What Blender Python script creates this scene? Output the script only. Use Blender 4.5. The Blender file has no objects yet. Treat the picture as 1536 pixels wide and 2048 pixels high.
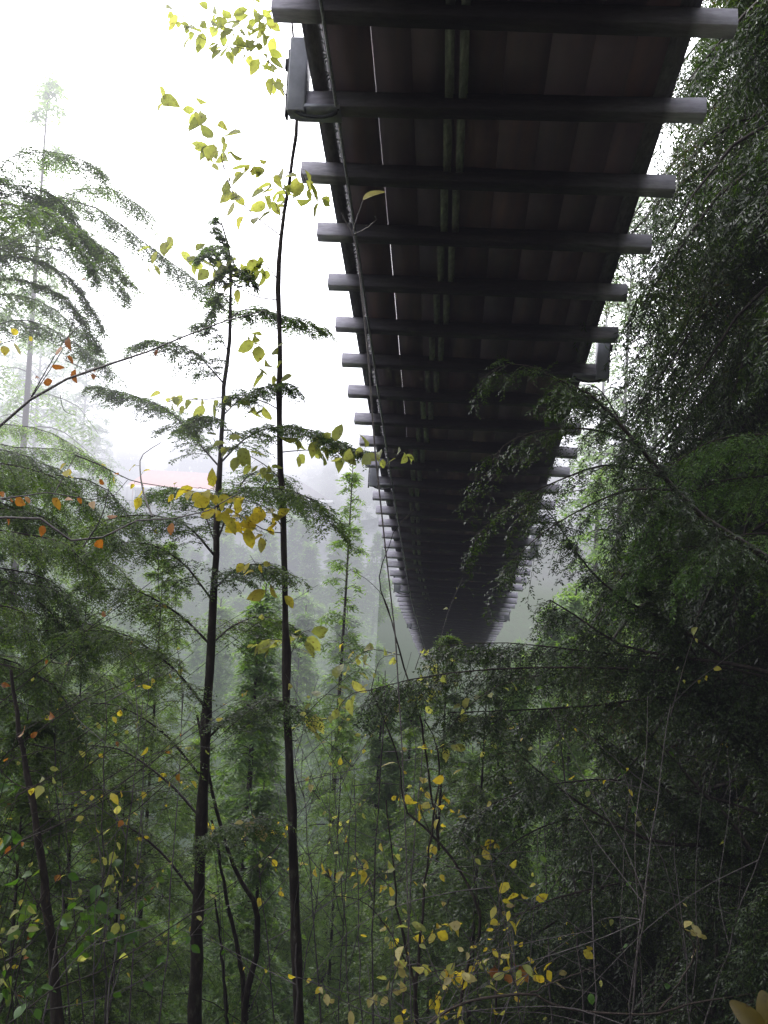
import bpy, math, random
import numpy as np
from mathutils import Matrix, Vector
random.seed(7)
rng = np.random.default_rng(11)
S = bpy.context.scene
COL = S.collection
UP = np.array([0, 0, 1.0])

# ------------------------------------------------------------------ camera
F, CX, CY = 2000.0, 768.0, 1024.0
PITCH, ROLL = math.radians(2.0), math.radians(3.3)
RM = Matrix.Rotation(math.radians(90) + PITCH, 4, 'X') @ Matrix.Rotation(ROLL, 4, 'Z')
RN = np.array(RM.to_3x3())
cam = bpy.data.cameras.new('camera')
cam.sensor_fit = 'VERTICAL'; cam.sensor_height = 24.0; cam.lens = 24.0 * F / 2048.0
cam.clip_end = 3000; cam.clip_start = 0.05
co = bpy.data.objects.new('camera', cam); COL.objects.link(co)
co.matrix_world = RM
S.camera = co

def at(px, py, d):
    """world point seen at a photo position, d metres in front of the lens"""
    return RN @ np.array([(px - CX) / F * d, -(py - CY) / F * d, -d])

def path(pts, d=None):
    return np.array([at(p[0], p[1], p[2] if len(p) > 2 else d) for p in pts])

# ------------------------------------------------------------------ helpers
def nrm(v):
    return v / np.maximum(np.linalg.norm(v, axis=-1, keepdims=True), 1e-9)

class MB:
    """collects vertices and faces, builds ONE mesh object"""
    def __init__(s):
        s.v = []; s.f = []; s.n = 0
    def add(s, v, f):
        v = np.asarray(v, float).reshape(-1, 3); f = np.asarray(f, int)
        s.v.append(v); s.f.append(f + s.n); s.n += len(v)
    def mesh(s, name, mat, smooth=False):
        me = bpy.data.meshes.new(name)
        v = np.concatenate(s.v) if s.v else np.zeros((0, 3))
        me.vertices.add(len(v)); me.vertices.foreach_set('co', v.astype(np.float32).ravel())
        tot = np.concatenate([np.full(len(f), f.shape[1], np.int32) for f in s.f])
        idx = np.concatenate([f.ravel() for f in s.f]).astype(np.int32)
        st = np.concatenate([[0], np.cumsum(tot)[:-1]]).astype(np.int32)
        me.loops.add(len(idx)); me.loops.foreach_set('vertex_index', idx)
        me.polygons.add(len(tot)); me.polygons.foreach_set('loop_start', st)
        me.polygons.foreach_set('loop_total', tot)
        if smooth:
            me.polygons.foreach_set('use_smooth', np.ones(len(tot), bool))
        me.update(calc_edges=True); me.validate()
        me.materials.append(mat)
        return me
    def build(s, name, mat, parent=None, smooth=False, label=None):
        o = bpy.data.objects.new(name, s.mesh(name, mat, smooth)); COL.objects.link(o)
        if parent is not None:
            o.parent = parent
            o.matrix_parent_inverse = Matrix.Translation(parent.location).inverted()
        if label: o['label'] = label
        return o

def thing(name, label, cat, loc=(0, 0, 0), group=None):
    o = bpy.data.objects.new(name, None); COL.objects.link(o)
    o.location = Vector([float(c) for c in loc]); o.empty_display_size = .2
    o['label'] = label; o['category'] = cat
    if group: o['group'] = group
    return o

def tubes(mb, P, r0, r1, n=4, rmul=None):
    """P (k,q,3) polylines -> tapered tubes"""
    P = np.asarray(P, float)
    if P.ndim == 2: P = P[None]
    k, q, _ = P.shape
    if k == 0: return
    T = nrm(np.gradient(P, axis=1))
    ref = np.where(np.abs(T[..., 2:3]) > .85, np.array([1.0, 0.1, 0]), UP)
    A = nrm(np.cross(T, ref)); B = np.cross(T, A)
    r0 = np.broadcast_to(np.asarray(r0, float), (k,)); r1 = np.broadcast_to(np.asarray(r1, float), (k,))
    s = np.linspace(0, 1, q)
    r = r0[:, None] * (1 - s) + r1[:, None] * s
    if rmul is not None: r = r * rmul
    a = np.arange(n) * 2 * np.pi / n
    V = P[:, :, None, :] + r[:, :, None, None] * (A[:, :, None, :] * np.cos(a)[:, None] + B[:, :, None, :] * np.sin(a)[:, None])
    i = np.arange(k)[:, None, None] * q * n; j = np.arange(q - 1)[None, :, None] * n; m = np.arange(n)[None, None, :]
    m2 = (m + 1) % n
    f = np.stack([i + j + m, i + j + m2, i + j + n + m2, i + j + n + m], -1).reshape(-1, 4)
    mb.add(V, f)

def spl(pts, q):
    """resample a polyline through a Catmull-Rom curve to q points"""
    P = np.asarray(pts, float)
    if len(P) == 2:
        return P[0] + (P[1] - P[0]) * np.linspace(0, 1, q)[:, None]
    E = np.concatenate([[2 * P[0] - P[1]], P, [2 * P[-1] - P[-2]]])
    L = np.concatenate([[0], np.cumsum(np.linalg.norm(np.diff(P, axis=0), axis=1))])
    u = np.linspace(0, L[-1], q); i = np.clip(np.searchsorted(L, u, 'right') - 1, 0, len(P) - 2)
    t = ((u - L[i]) / np.maximum(L[i + 1] - L[i], 1e-9))[:, None]
    p0, p1, p2, p3 = E[i], E[i + 1], E[i + 2], E[i + 3]
    return .5 * (2 * p1 + (p2 - p0) * t + (2 * p0 - 5 * p1 + 4 * p2 - p3) * t ** 2 + (3 * p1 - p0 - 3 * p2 + p3) * t ** 3)

def sample(P, s):
    """P (k,q,3), s (k,m) in 0..1 -> points and tangents (k,m,3)"""
    k, q, _ = P.shape
    x = np.clip(s, 0, 1) * (q - 1); i = np.clip(x.astype(int), 0, q - 2); t = (x - i)[..., None]
    r = np.arange(k)[:, None]
    a, b = P[r, i], P[r, i + 1]
    return a + (b - a) * t, nrm(b - a)

def grow(P, m, length, ang, droop, s0=.1, s1=1.0, taper=.6, jit=.2, q=4, lift=0.0, skip=0.0, hang=0.0):
    """m side shoots on each polyline; returns (k*m,q,3)"""
    k = len(P)
    s = s0 + (s1 - s0) * (np.arange(m)[None] + rng.random((k, m))) / m
    O, T = sample(P, s)
    side = np.where((np.arange(m)[None] + rng.integers(0, 2, (k, 1))) % 2, 1.0, -1.0)[..., None]
    lat = nrm(np.cross(T, UP + 1e-4)); N = np.cross(lat, T)
    a = ang + rng.normal(0, .18, (k, m, 1))
    D = np.cos(a) * T + np.sin(a) * side * lat + N * (rng.normal(0, jit, (k, m, 1)) + lift)
    D = nrm(D) + hang * np.array([0, 0, -1.0])
    D = nrm(D)
    ln = np.broadcast_to(np.asarray(length, float).reshape(-1, 1), (k, 1)) * (1 - taper * s) * rng.uniform(.55, 1.2, (k, m))
    u = np.linspace(0, 1, q)[None, None, :, None]
    Q = O[:, :, None] + D[:, :, None] * ln[..., None, None] * u
    Q[..., 2] -= (droop * ln)[..., None] * (u[..., 0] ** 2)
    Q = Q.reshape(-1, q, 3)
    if skip > 0:
        Q = Q[rng.random(len(Q)) > skip]
    return Q

def needles(mb, P, m, L, W, spread=.9, jit=.35, s0=.05, tipfill=True):
    """flat little leaves in two ranks along every polyline of P"""
    k = len(P)
    if k == 0: return
    s = s0 + (1 - s0) * (np.arange(m)[None] + rng.random((k, m)) * .8) / m
    O, T = sample(P, s)
    side = np.where(np.arange(m)[None] % 2, 1.0, -1.0)[..., None]
    lat = nrm(np.cross(T, UP + 1e-4)); N = np.cross(lat, T)
    D = nrm(T * .75 + lat * side * spread + N * rng.normal(0, jit, (k, m, 1)))
    X = nrm(np.cross(D, N + rng.normal(0, jit, (k, m, 3))))
    l = L * rng.uniform(.6, 1.25, (k, m, 1)); w = W * rng.uniform(.7, 1.2, (k, m, 1))
    a = O; b = O + D * l * .45 + X * w * .5; c = O + D * l; d = O + D * l * .45 - X * w * .5
    V = np.stack([a, b, c, d], 2).reshape(-1, 3)
    mb.add(V, np.arange(len(V)).reshape(-1, 4))

def broadleaf(mb, O, D, N, L, W, fold=.25):
    """ovate pointed leaf blades, two folded halves; O,D,N (k,3)"""
    O = np.asarray(O, float).reshape(-1, 3); k = len(O)
    if k == 0: return
    D = nrm(np.asarray(D, float).reshape(-1, 3)); N = np.asarray(N, float).reshape(-1, 3)
    X = nrm(np.cross(D, N)); N = np.cross(X, D)
    L = np.broadcast_to(np.asarray(L, float).reshape(-1, 1), (k, 1)); W = np.broadcast_to(np.asarray(W, float).reshape(-1, 1), (k, 1))
    cu = rng.uniform(-.1, .55, (k, 1)); fo = rng.uniform(-.5, 2.6, (k, 1))
    u = [0, .18, .45, .75, 1.0]; w = [0, .36, .5, .34, 0]
    V = []
    for i in range(5):
        V.append(O + D * L * u[i] - N * L * (cu * u[i] ** 2))
    for sgn in (1, -1):
        for i in (1, 2, 3):
            V.append(O + D * L * u[i] + X * sgn * W * w[i] * rng.uniform(.85, 1.1, (k, 1)) + N * (W * w[i] * fold * fo - L * (cu * u[i] ** 2)))
    V = np.stack(V, 1)
    base = np.arange(k)[:, None] * 11
    tri = np.array([[0, 1, 5], [3, 4, 7], [1, 0, 8], [4, 3, 10]]); quad = np.array([[1, 2, 6, 5], [2, 3, 7, 6], [2, 1, 8, 9], [3, 2, 9, 10]])
    n0 = mb.n
    mb.add(V, (base[:, :, None] + tri[None]).reshape(-1, 3))
    mb.f.append(n0 + (base[:, :, None] + quad[None]).reshape(-1, 4))

def box(mb, c, ax, ay, az, hx, hy, hz):
    """box at c with unit axes and half sizes"""
    c, ax, ay, az = [np.asarray(q, float) for q in (c, ax, ay, az)]
    V = [c + ax * hx * i + ay * hy * j + az * hz * k for i in (-1, 1) for j in (-1, 1) for k in (-1, 1)]
    mb.add(V, [[0, 1, 3, 2], [4, 6, 7, 5], [0, 4, 5, 1], [2, 3, 7, 6], [0, 2, 6, 4], [1, 5, 7, 3]])

# ------------------------------------------------------------------ materials
def newmat(name):
    m = bpy.data.materials.new(name); m.use_nodes = True
    nt = m.node_tree; nt.nodes.clear()
    return m, nt, nt.nodes, nt.links

def ramp(nodes, stops):
    r = nodes.new('ShaderNodeValToRGB'); e = r.color_ramp.elements
    while len(e) > 1: e.remove(e[-1])
    e[0].position = stops[0][0]; e[0].color = (*stops[0][1], 1)
    for p, c in stops[1:]:
        x = e.new(p); x.color = (*c, 1)
    return r

def leaf_mat(name, stops, trans=.35, rough=.4, clump=1.2, spec=.45, tint=(1.75, 1.9, .48), spots=False):
    m, nt, N, L = newmat(name)
    out = N.new('ShaderNodeOutputMaterial'); geo = N.new('ShaderNodeNewGeometry')
    noi = N.new('ShaderNodeTexNoise'); noi.inputs['Scale'].default_value = clump; noi.inputs['Detail'].default_value = 3
    L.new(geo.outputs['Position'], noi.inputs['Vector'])
    mth = N.new('ShaderNodeMath'); mth.operation = 'MULTIPLY_ADD'
    L.new(geo.outputs['Random Per Island'], mth.inputs[0]); mth.inputs[1].default_value = .55
    mp = N.new('ShaderNodeMapRange'); mp.inputs['From Min'].default_value = .35; mp.inputs['From Max'].default_value = .65
    mp.inputs['To Min'].default_value = 0; mp.inputs['To Max'].default_value = .45
    L.new(noi.outputs['Fac'], mp.inputs['Value']); L.new(mp.outputs['Result'], mth.inputs[2])
    r = ramp(N, stops); L.new(mth.outputs[0], r.inputs['Fac'])
    if spots:
        n2 = N.new('ShaderNodeTexNoise'); n2.inputs['Scale'].default_value = 55; n2.inputs['Detail'].default_value = 3
        L.new(geo.outputs['Position'], n2.inputs['Vector'])
        r2 = ramp(N, [(.30, (.45, .32, .2)), (.40, (.9, .9, .85)), (.7, (1.1, 1.1, 1.0))]); L.new(n2.outputs['Fac'], r2.inputs['Fac'])
        mm = N.new('ShaderNodeMix'); mm.data_type = 'RGBA'; mm.blend_type = 'MULTIPLY'; mm.inputs['Factor'].default_value = 1
        L.new(r.outputs['Color'], mm.inputs['A']); L.new(r2.outputs['Color'], mm.inputs['B'])
        class _o: outputs = {'Color': mm.outputs['Result']}
        r = _o
    b = N.new('ShaderNodeBsdfPrincipled'); b.inputs['Roughness'].default_value = rough
    b.inputs['Specular IOR Level'].default_value = spec
    L.new(r.outputs['Color'], b.inputs['Base Color'])
    t = N.new('ShaderNodeBsdfTranslucent')
    mx = N.new('ShaderNodeMix'); mx.data_type = 'RGBA'; mx.blend_type = 'MULTIPLY'; mx.inputs['Factor'].default_value = 1
    L.new(r.outputs['Color'], mx.inputs['A']); mx.inputs['B'].default_value = (*tint, 1)
    L.new(mx.outputs['Result'], t.inputs['Color'])
    ms = N.new('ShaderNodeMixShader'); ms.inputs['Fac'].default_value = trans
    L.new(b.outputs[0], ms.inputs[1]); L.new(t.outputs[0], ms.inputs[2]); L.new(ms.outputs[0], out.inputs['Surface'])
    return m

def rough_mat(name, stops, scale=6, detail=6, rough=.8, stretch=(1, 1, 1), bump=.4, spec=.3, coord='Position', dist=.01):
    m, nt, N, L = newmat(name)
    out = N.new('ShaderNodeOutputMaterial')
    mp = N.new('ShaderNodeMapping'); mp.inputs['Scale'].default_value = stretch
    if coord == 'Position':
        g = N.new('ShaderNodeNewGeometry'); L.new(g.outputs['Position'], mp.inputs['Vector'])
    else:
        g = N.new('ShaderNodeTexCoord'); L.new(g.outputs['Object'], mp.inputs['Vector'])
    noi = N.new('ShaderNodeTexNoise'); noi.inputs['Scale'].default_value = scale; noi.inputs['Detail'].default_value = detail
    noi.inputs['Roughness'].default_value = .65
    L.new(mp.outputs[0], noi.inputs['Vector'])
    r = ramp(N, stops); L.new(noi.outputs['Fac'], r.inputs['Fac'])
    b = N.new('ShaderNodeBsdfPrincipled'); b.inputs['Roughness'].default_value = rough
    b.inputs['Specular IOR Level'].default_value = spec
    L.new(r.outputs['Color'], b.inputs['Base Color'])
    bp = N.new('ShaderNodeBump'); bp.inputs['Strength'].default_value = bump; bp.inputs['Distance'].default_value = dist
    L.new(noi.outputs['Fac'], bp.inputs['Height']); L.new(bp.outputs[0], b.inputs['Normal'])
    L.new(b.outputs[0], out.inputs['Surface'])
    return m

M = {}
M['bark'] = rough_mat('wet_dark_bark', [(.3, (.014, .010, .009)), (.55, (.035, .026, .022)), (.68, (.07, .06, .05)), (.76, (.15, .16, .13))], scale=26, stretch=(1, 1, .35), bump=.9)
M['bark_grey'] = rough_mat('grey_bark', [(.3, (.03, .026, .024)), (.7, (.10, .09, .085))], scale=14, stretch=(1, 1, .25), bump=.8)
M['twig'] = rough_mat('twig_bark', [(.3, (.025, .018, .015)), (.7, (.075, .055, .045))], scale=30, bump=.3)
M['twig_grey'] = rough_mat('bare_twig_bark', [(.3, (.05, .042, .04)), (.7, (.13, .11, .11))], scale=30, bump=.3, rough=.5)
M['hemlock'] = leaf_mat('hemlock_needles', [(0, (.024, .046, .014)), (.5, (.058, .098, .025)), (1, (.12, .17, .042))], trans=.52)
M['hemlock_pale'] = leaf_mat('pale_hemlock_needles', [(0, (.05, .09, .026)), (.5, (.11, .175, .048)), (1, (.17, .24, .07))], trans=.52)
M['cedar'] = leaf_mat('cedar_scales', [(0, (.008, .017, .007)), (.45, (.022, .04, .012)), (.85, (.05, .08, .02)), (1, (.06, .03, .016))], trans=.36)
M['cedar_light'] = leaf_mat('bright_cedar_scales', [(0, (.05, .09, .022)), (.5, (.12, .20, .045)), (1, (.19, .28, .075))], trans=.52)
M['conifer'] = leaf_mat('mid_conifer_needles', [(0, (.048, .088, .035)), (.5, (.098, .16, .058)), (1, (.15, .22, .08))], trans=.5, clump=.5)
M['conifer_far'] = leaf_mat('far_conifer_needles', [(0, (.03, .05, .03)), (.5, (.06, .095, .055)), (1, (.10, .14, .08))], trans=.4, clump=.2)
M['yellow'] = leaf_mat('autumn_yellow_leaf', [(0, (.28, .28, .06)), (.45, (.50, .44, .07)), (.8, (.62, .50, .07)), (1, (.50, .26, .05))], trans=.6, spots=True, clump=3, tint=(1.3, 1.2, .55))
M['lime'] = leaf_mat('yellow_green_leaf', [(0, (.22, .25, .08)), (.5, (.33, .35, .12)), (.85, (.44, .42, .15)), (1, (.38, .27, .08))], trans=.7, spots=True, clump=3, tint=(1.3, 1.3, .75))
M['orange'] = leaf_mat('orange_brown_leaf', [(0, (.30, .18, .03)), (.5, (.34, .13, .02)), (1, (.14, .05, .025))], trans=.45, spots=True, clump=3, tint=(1.1, 1, .6))
M['green'] = leaf_mat('green_shrub_leaf', [(0, (.03, .07, .015)), (.6, (.06, .13, .025)), (1, (.13, .18, .04))], trans=.45, clump=2)
M['pale_leaf'] = leaf_mat('withered_pale_leaf', [(0, (.30, .26, .10)), (.6, (.42, .36, .14)), (1, (.45, .38, .25))], trans=.4, spots=True, clump=3, tint=(1, 1, .8))
M['beam'] = rough_mat('shaded_beam_timber', [(.25, (.26, .24, .28)), (.55, (.44, .41, .48)), (.8, (.56, .53, .60))], scale=7, stretch=(1, 5, 5), bump=.5, rough=.75)
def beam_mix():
    # skylight painted onto the open beam ends, deck shade painted into the middle
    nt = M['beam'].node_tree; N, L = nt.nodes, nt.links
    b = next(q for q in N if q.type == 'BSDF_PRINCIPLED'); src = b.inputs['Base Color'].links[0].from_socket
    a = N.new('ShaderNodeAttribute'); a.attribute_name = 'end_light'
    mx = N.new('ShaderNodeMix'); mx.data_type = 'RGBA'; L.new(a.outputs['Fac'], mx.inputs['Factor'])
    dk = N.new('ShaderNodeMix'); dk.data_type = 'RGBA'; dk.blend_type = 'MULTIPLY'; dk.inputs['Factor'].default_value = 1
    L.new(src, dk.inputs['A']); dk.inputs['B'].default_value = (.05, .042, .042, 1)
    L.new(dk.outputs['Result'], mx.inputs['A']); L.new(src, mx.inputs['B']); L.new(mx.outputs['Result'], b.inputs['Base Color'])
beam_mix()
M['stringer'] = rough_mat('dark_stringer_timber', [(.3, (.06, .055, .065)), (.7, (.12, .11, .125))], scale=7, stretch=(6, 1, 6), bump=.4)
M['mossy'] = rough_mat('mossy_stringer_timber', [(.3, (.10, .105, .09)), (.7, (.21, .22, .185))], scale=7, stretch=(6, 1, 6), bump=.4)
M['steel'] = rough_mat('galvanised_steel', [(.3, (.17, .17, .19)), (.7, (.26, .26, .30))], scale=9, bump=.15, rough=.5, spec=.5)
M['iron'] = rough_mat('black_iron', [(.3, (.01, .01, .012)), (.7, (.03, .03, .035))], scale=14, bump=.2, rough=.5)
M['cable'] = rough_mat('wire_rope', [(.3, (.10, .10, .11)), (.7, (.25, .25, .27))], scale=60, bump=.4, rough=.45, spec=.5)
M['soil'] = rough_mat('forest_floor', [(.25, (.015, .014, .010)), (.5, (.035, .035, .018)), (.7, (.03, .05, .018)), (.85, (.08, .06, .03))], scale=1.4, detail=9, bump=1, dist=.1)
M['rock'] = rough_mat('grey_rock', [(.3, (.06, .06, .065)), (.6, (.15, .15, .16)), (.8, (.10, .12, .08))], scale=.5, detail=9, bump=1, dist=.3)

def deck_material():
    m, nt, N, L = newmat('dark_red_deck_planks')
    out = N.new('ShaderNodeOutputMaterial'); g = N.new('ShaderNodeTexCoord')
    mp = N.new('ShaderNodeMapping'); mp.inputs['Scale'].default_value = (9, .7, 9)
    L.new(g.outputs['UV'], mp.inputs['Vector'])
    n1 = N.new('ShaderNodeTexNoise'); n1.inputs['Scale'].default_value = 2.2; n1.inputs['Detail'].default_value = 6
    L.new(mp.outputs[0], n1.inputs['Vector'])
    geo = N.new('ShaderNodeNewGeometry')
    n2 = N.new('ShaderNodeTexNoise'); n2.inputs['Scale'].default_value = 1.3; n2.inputs['Detail'].default_value = 4
    L.new(geo.outputs['Position'], n2.inputs['Vector'])
    a = N.new('ShaderNodeMath'); a.operation = 'MULTIPLY_ADD'; a.inputs[1].default_value = .28
    L.new(geo.outputs['Random Per Island'], a.inputs[0])
    sc = N.new('ShaderNodeMath'); sc.operation = 'MULTIPLY'; sc.inputs[1].default_value = .5
    L.new(n1.outputs['Fac'], sc.inputs[0]); L.new(sc.outputs[0], a.inputs[2])
    r = ramp(N, [(.1, (.095, .080, .115)), (.4, (.12, .09, .115)), (.65, (.17, .10, .10)), (.9, (.25, .12, .10))])
    L.new(a.outputs[0], r.inputs['Fac'])
    r2 = ramp(N, [(.3, (.6, .6, .65)), (.7, (1.15, 1, 1))]); L.new(n2.outputs['Fac'], r2.inputs['Fac'])
    mx = N.new('ShaderNodeMix'); mx.data_type = 'RGBA'; mx.blend_type = 'MULTIPLY'; mx.inputs['Factor'].default_value = 1
    L.new(r.outputs['Color'], mx.inputs['A']); L.new(r2.outputs['Color'], mx.inputs['B'])
    b = N.new('ShaderNodeBsdfPrincipled'); b.inputs['Roughness'].default_value = .65
    L.new(mx.outputs['Result'], b.inputs['Base Color'])
    bp = N.new('ShaderNodeBump'); bp.inputs['Strength'].default_value = .3; bp.inputs['Distance'].default_value = .005
    L.new(n1.outputs['Fac'], bp.inputs['Height']); L.new(bp.outputs[0], b.inputs['Normal'])
    L.new(b.outputs[0], out.inputs['Surface'])
    return m
M['deck'] = deck_material()
M['cedar_mid'] = leaf_mat('mid_green_cedar_scales', [(0, (.022, .045, .012)), (.5, (.06, .12, .028)), (1, (.12, .19, .045))], trans=.42)

# ------------------------------------------------------------------ sky, sun, haze
SUN_EL, SUN_AZ = math.radians(42), math.radians(-32)      # azimuth from +Y, negative = left
w = bpy.data.worlds.new('World'); S.world = w; w.use_nodes = True
nt = w.node_tree; nt.nodes.clear()
o_ = nt.nodes.new('ShaderNodeOutputWorld'); bg = nt.nodes.new('ShaderNodeBackground')
sk = nt.nodes.new('ShaderNodeTexSky'); sk.sky_type = 'NISHITA'; sk.sun_disc = False
sk.sun_elevation = SUN_EL; sk.sun_rotation = SUN_AZ
sk.air_density = 1.0; sk.dust_density = 6.0; sk.ozone_density = 1.0
hs = nt.nodes.new('ShaderNodeHueSaturation'); hs.inputs['Saturation'].default_value = .25; hs.inputs['Value'].default_value = 5
nt.links.new(sk.outputs[0], hs.inputs['Color']); nt.links.new(hs.outputs[0], bg.inputs['Color'])
bg.inputs['Strength'].default_value = .15
nt.links.new(bg.outputs[0], o_.inputs['Surface'])
sl = bpy.data.lights.new('sun', 'SUN'); sl.energy = 4.0; sl.angle = math.radians(25); sl.color = (1, .97, .92)
so = bpy.data.objects.new('sun', sl); COL.objects.link(so)
sd = Vector((math.sin(SUN_AZ) * math.cos(SUN_EL), math.cos(SUN_AZ) * math.cos(SUN_EL), math.sin(SUN_EL)))
so.rotation_euler = sd.to_track_quat('Z', 'Y').to_euler(); so.location = sd * 60

def glow_haze_box(x0, x1, y0, y1, z0, z1, dens, rad):
    m, nt, N, L = newmat('mist')
    out = N.new('ShaderNodeOutputMaterial')
    ab = N.new('ShaderNodeVolumeAbsorption'); ab.inputs['Color'].default_value = (0, 0, 0, 1); ab.inputs['Density'].default_value = dens
    em = N.new('ShaderNodeEmission'); em.inputs['Color'].default_value = (*rad, 1); em.inputs['Strength'].default_value = dens  # emitted glow stands in for light scattered by the haze
    ad = N.new('ShaderNodeAddShader'); L.new(ab.outputs[0], ad.inputs[0]); L.new(em.outputs[0], ad.inputs[1])
    L.new(ad.outputs[0], out.inputs['Volume'])
    mb = MB(); box(mb, ((x0 + x1) / 2, (y0 + y1) / 2, (z0 + z1) / 2), (1, 0, 0), (0, 1, 0), (0, 0, 1), (x1 - x0) / 2, (y1 - y0) / 2, (z1 - z0) / 2)
    o = mb.build('haze', m); o['kind'] = 'structure'
    return o
LAY = [(-60, -14, (.16, .21, .155)), (-14, -7, (.29, .36, .29)), (-7, -2, (.44, .50, .46)), (-2, 3, (.54, .56, .62)), (3, 9, (.95, .95, 1.06)), (9, 28, (4.0, 4.0, 4.3)), (28, 130, (6.5, 6.5, 6.7))]  # upper layers' glow raised to light the scene like an overcast sky
for z0, z1, c in LAY:
    glow_haze_box(-160, 160, 17, 50, z0, z1 - .01, .0020 if z0 < 3 else .012, c)
    glow_haze_box(-160, 160, 50.01, 260, z0, z1 - .01, .018, c)
    if z0 < 3: glow_haze_box(-40, 40, -25, 16.99, z0, z1 - .01, .0012, [(q * .5 + .36) * t for q, t in zip(c, (.95, .92, 1.1))])  # faint glowing volume added around the lens to imitate its veiling flare
for z0, z1, c in ((-34, -15, (.20, .25, .20)), (-15, -8, (.38, .48, .40)), (-8, -3, (.56, .65, .61)), (-3, 3, (.68, .70, .77))):
    glow_haze_box(-60, 0, 17.02, 49.98, z0, z1 - .01, .010, c)      # mist lying in the canyon left of the bridge
# glowing volume added on the open, left side of the bridge, imitating sky bloom
glow_haze_box(-40, -.9, 4.2, 16.98, .35, 30, .007, (2.6, 2.55, 2.85))

# ------------------------------------------------------------------ terrain
def ground_z(x, y):
    x = np.asarray(x, float); y = np.asarray(y, float)
    z = np.interp(y, [-60, -7, -5, -1.5, 0, 2, 45, 62, 90, 97, 135, 230, 600], [9, 5, 3.6, -.8, -1.7, -2.8, -35, -37, -4, 1.0, 3, 32, 60])
    z = z + .5 * np.sin(x * .35 + y * .12) * np.clip(y / 10, 0, 1) + .9 * np.sin(x * .11 - y * .07 + 1) * np.clip(y / 20, 0, 1)
    z = z + np.clip((np.abs(x) - 25) / 60, 0, 1) * np.interp(y, [0, 45, 62, 95], [0, 10, 10, 0])
    return z
gx = np.concatenate([np.linspace(-400, -40, 25), np.linspace(-38, 38, 77), np.linspace(40, 400, 25)])
gy = np.concatenate([np.linspace(-40, 0, 21), np.linspace(1, 140, 140), np.linspace(145, 700, 40)])
X, Y = np.meshgrid(gx, gy)
mb = MB(); ny, nx = X.shape
i = np.arange(ny - 1)[:, None] * nx + np.arange(nx - 1)[None]
mb.add(np.stack([X, Y, ground_z(X, Y) + .12 * np.sin(X * 2.1) * np.cos(Y * 1.7)], -1), np.stack([i, i + 1, i + nx + 1, i + nx], -1).reshape(-1, 4))
o = mb.build('ground', M['soil'], smooth=True); o['kind'] = 'structure'

# ------------------------------------------------------------------ suspension bridge
W = 2.4; STEP = .68
LEFT = [(530, 22), (573, 212), (607, 355), (638, 471), (656, 568), (669, 655), (690, 725), (703, 787), (711, 842), (723, 885), (733, 925), (739, 962), (747, 996), (752, 1020), (758, 1047), (763, 1071), (771, 1093)]
zk = 5.25 + STEP * np.arange(len(LEFT))
PL = np.array([at(x, y, d) for (x, y), d in zip(LEFT, zk)])
cx = np.polyfit(PL[:, 1], PL[:, 0], 1)
dirx = np.array([cx[0], 1.0]); dirx /= np.linalg.norm(dirx)
perp = np.array([dirx[1], -dirx[0], 0.0])
far = [at(790, 1180, 19.6), at(812, 1240, 25), at(834, 1300, 36), at(846, 1318, 44)]
ky = np.concatenate([PL[::4, 1], [p[1] for p in far], [58, 72, 88, 104]])
kz = np.concatenate([PL[::4, 2], [p[2] for p in far], [far[-1][2] - .7, far[-1][2] + .5, far[-1][2] + 3.2, far[-1][2] + 7]])
def pchip(x, xk, yk):
    h = np.diff(xk); d = np.diff(yk) / h
    m = np.concatenate([[d[0]], (d[:-1] * h[1:] + d[1:] * h[:-1]) / (h[:-1] + h[1:]), [d[-1]]])
    x = np.asarray(x, float); i = np.clip(np.searchsorted(xk, x, 'right') - 1, 0, len(h) - 1)
    t = (x - xk[i]) / h[i]
    r = (2 * t ** 3 - 3 * t ** 2 + 1) * yk[i] + (t ** 3 - 2 * t ** 2 + t) * h[i] * m[i] + (-2 * t ** 3 + 3 * t ** 2) * yk[i + 1] + (t ** 3 - t ** 2) * h[i] * m[i + 1]
    lo = x < xk[0]
    return np.where(lo, yk[0] + (x - xk[0]) * m[0], r)
def deck_pt(y, u, dz=0.0):
    """point on the bridge: y along, u metres from the left beam end, dz above the beam centre"""
    y = np.asarray(y, float)
    base = np.stack([cx[0] * y + cx[1], y, pchip(y, ky, kz)], -1)
    return base + perp * np.asarray(u, float)[..., None] + UP * np.asarray(dz, float)[..., None]
def frame(y):
    e = .05
    t = deck_pt(y + e, 0) - deck_pt(y - e, 0); t /= np.linalg.norm(t)
    return t, perp, np.cross(perp, t)
BH, BD = .052, .05     # half height / half depth of a crossbeam
br = thing('suspension_bridge', 'long dark timber suspension bridge seen from below, sagging away across the canyon', 'bridge', deck_pt(PL[0, 1], 1.2))
ys = [PL[0, 1] + STEP * (k + 0) * dirx[1] for k in range(-4, 143)]
offs = {}
mbeam_rest = MB()
cnt = 0
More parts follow.
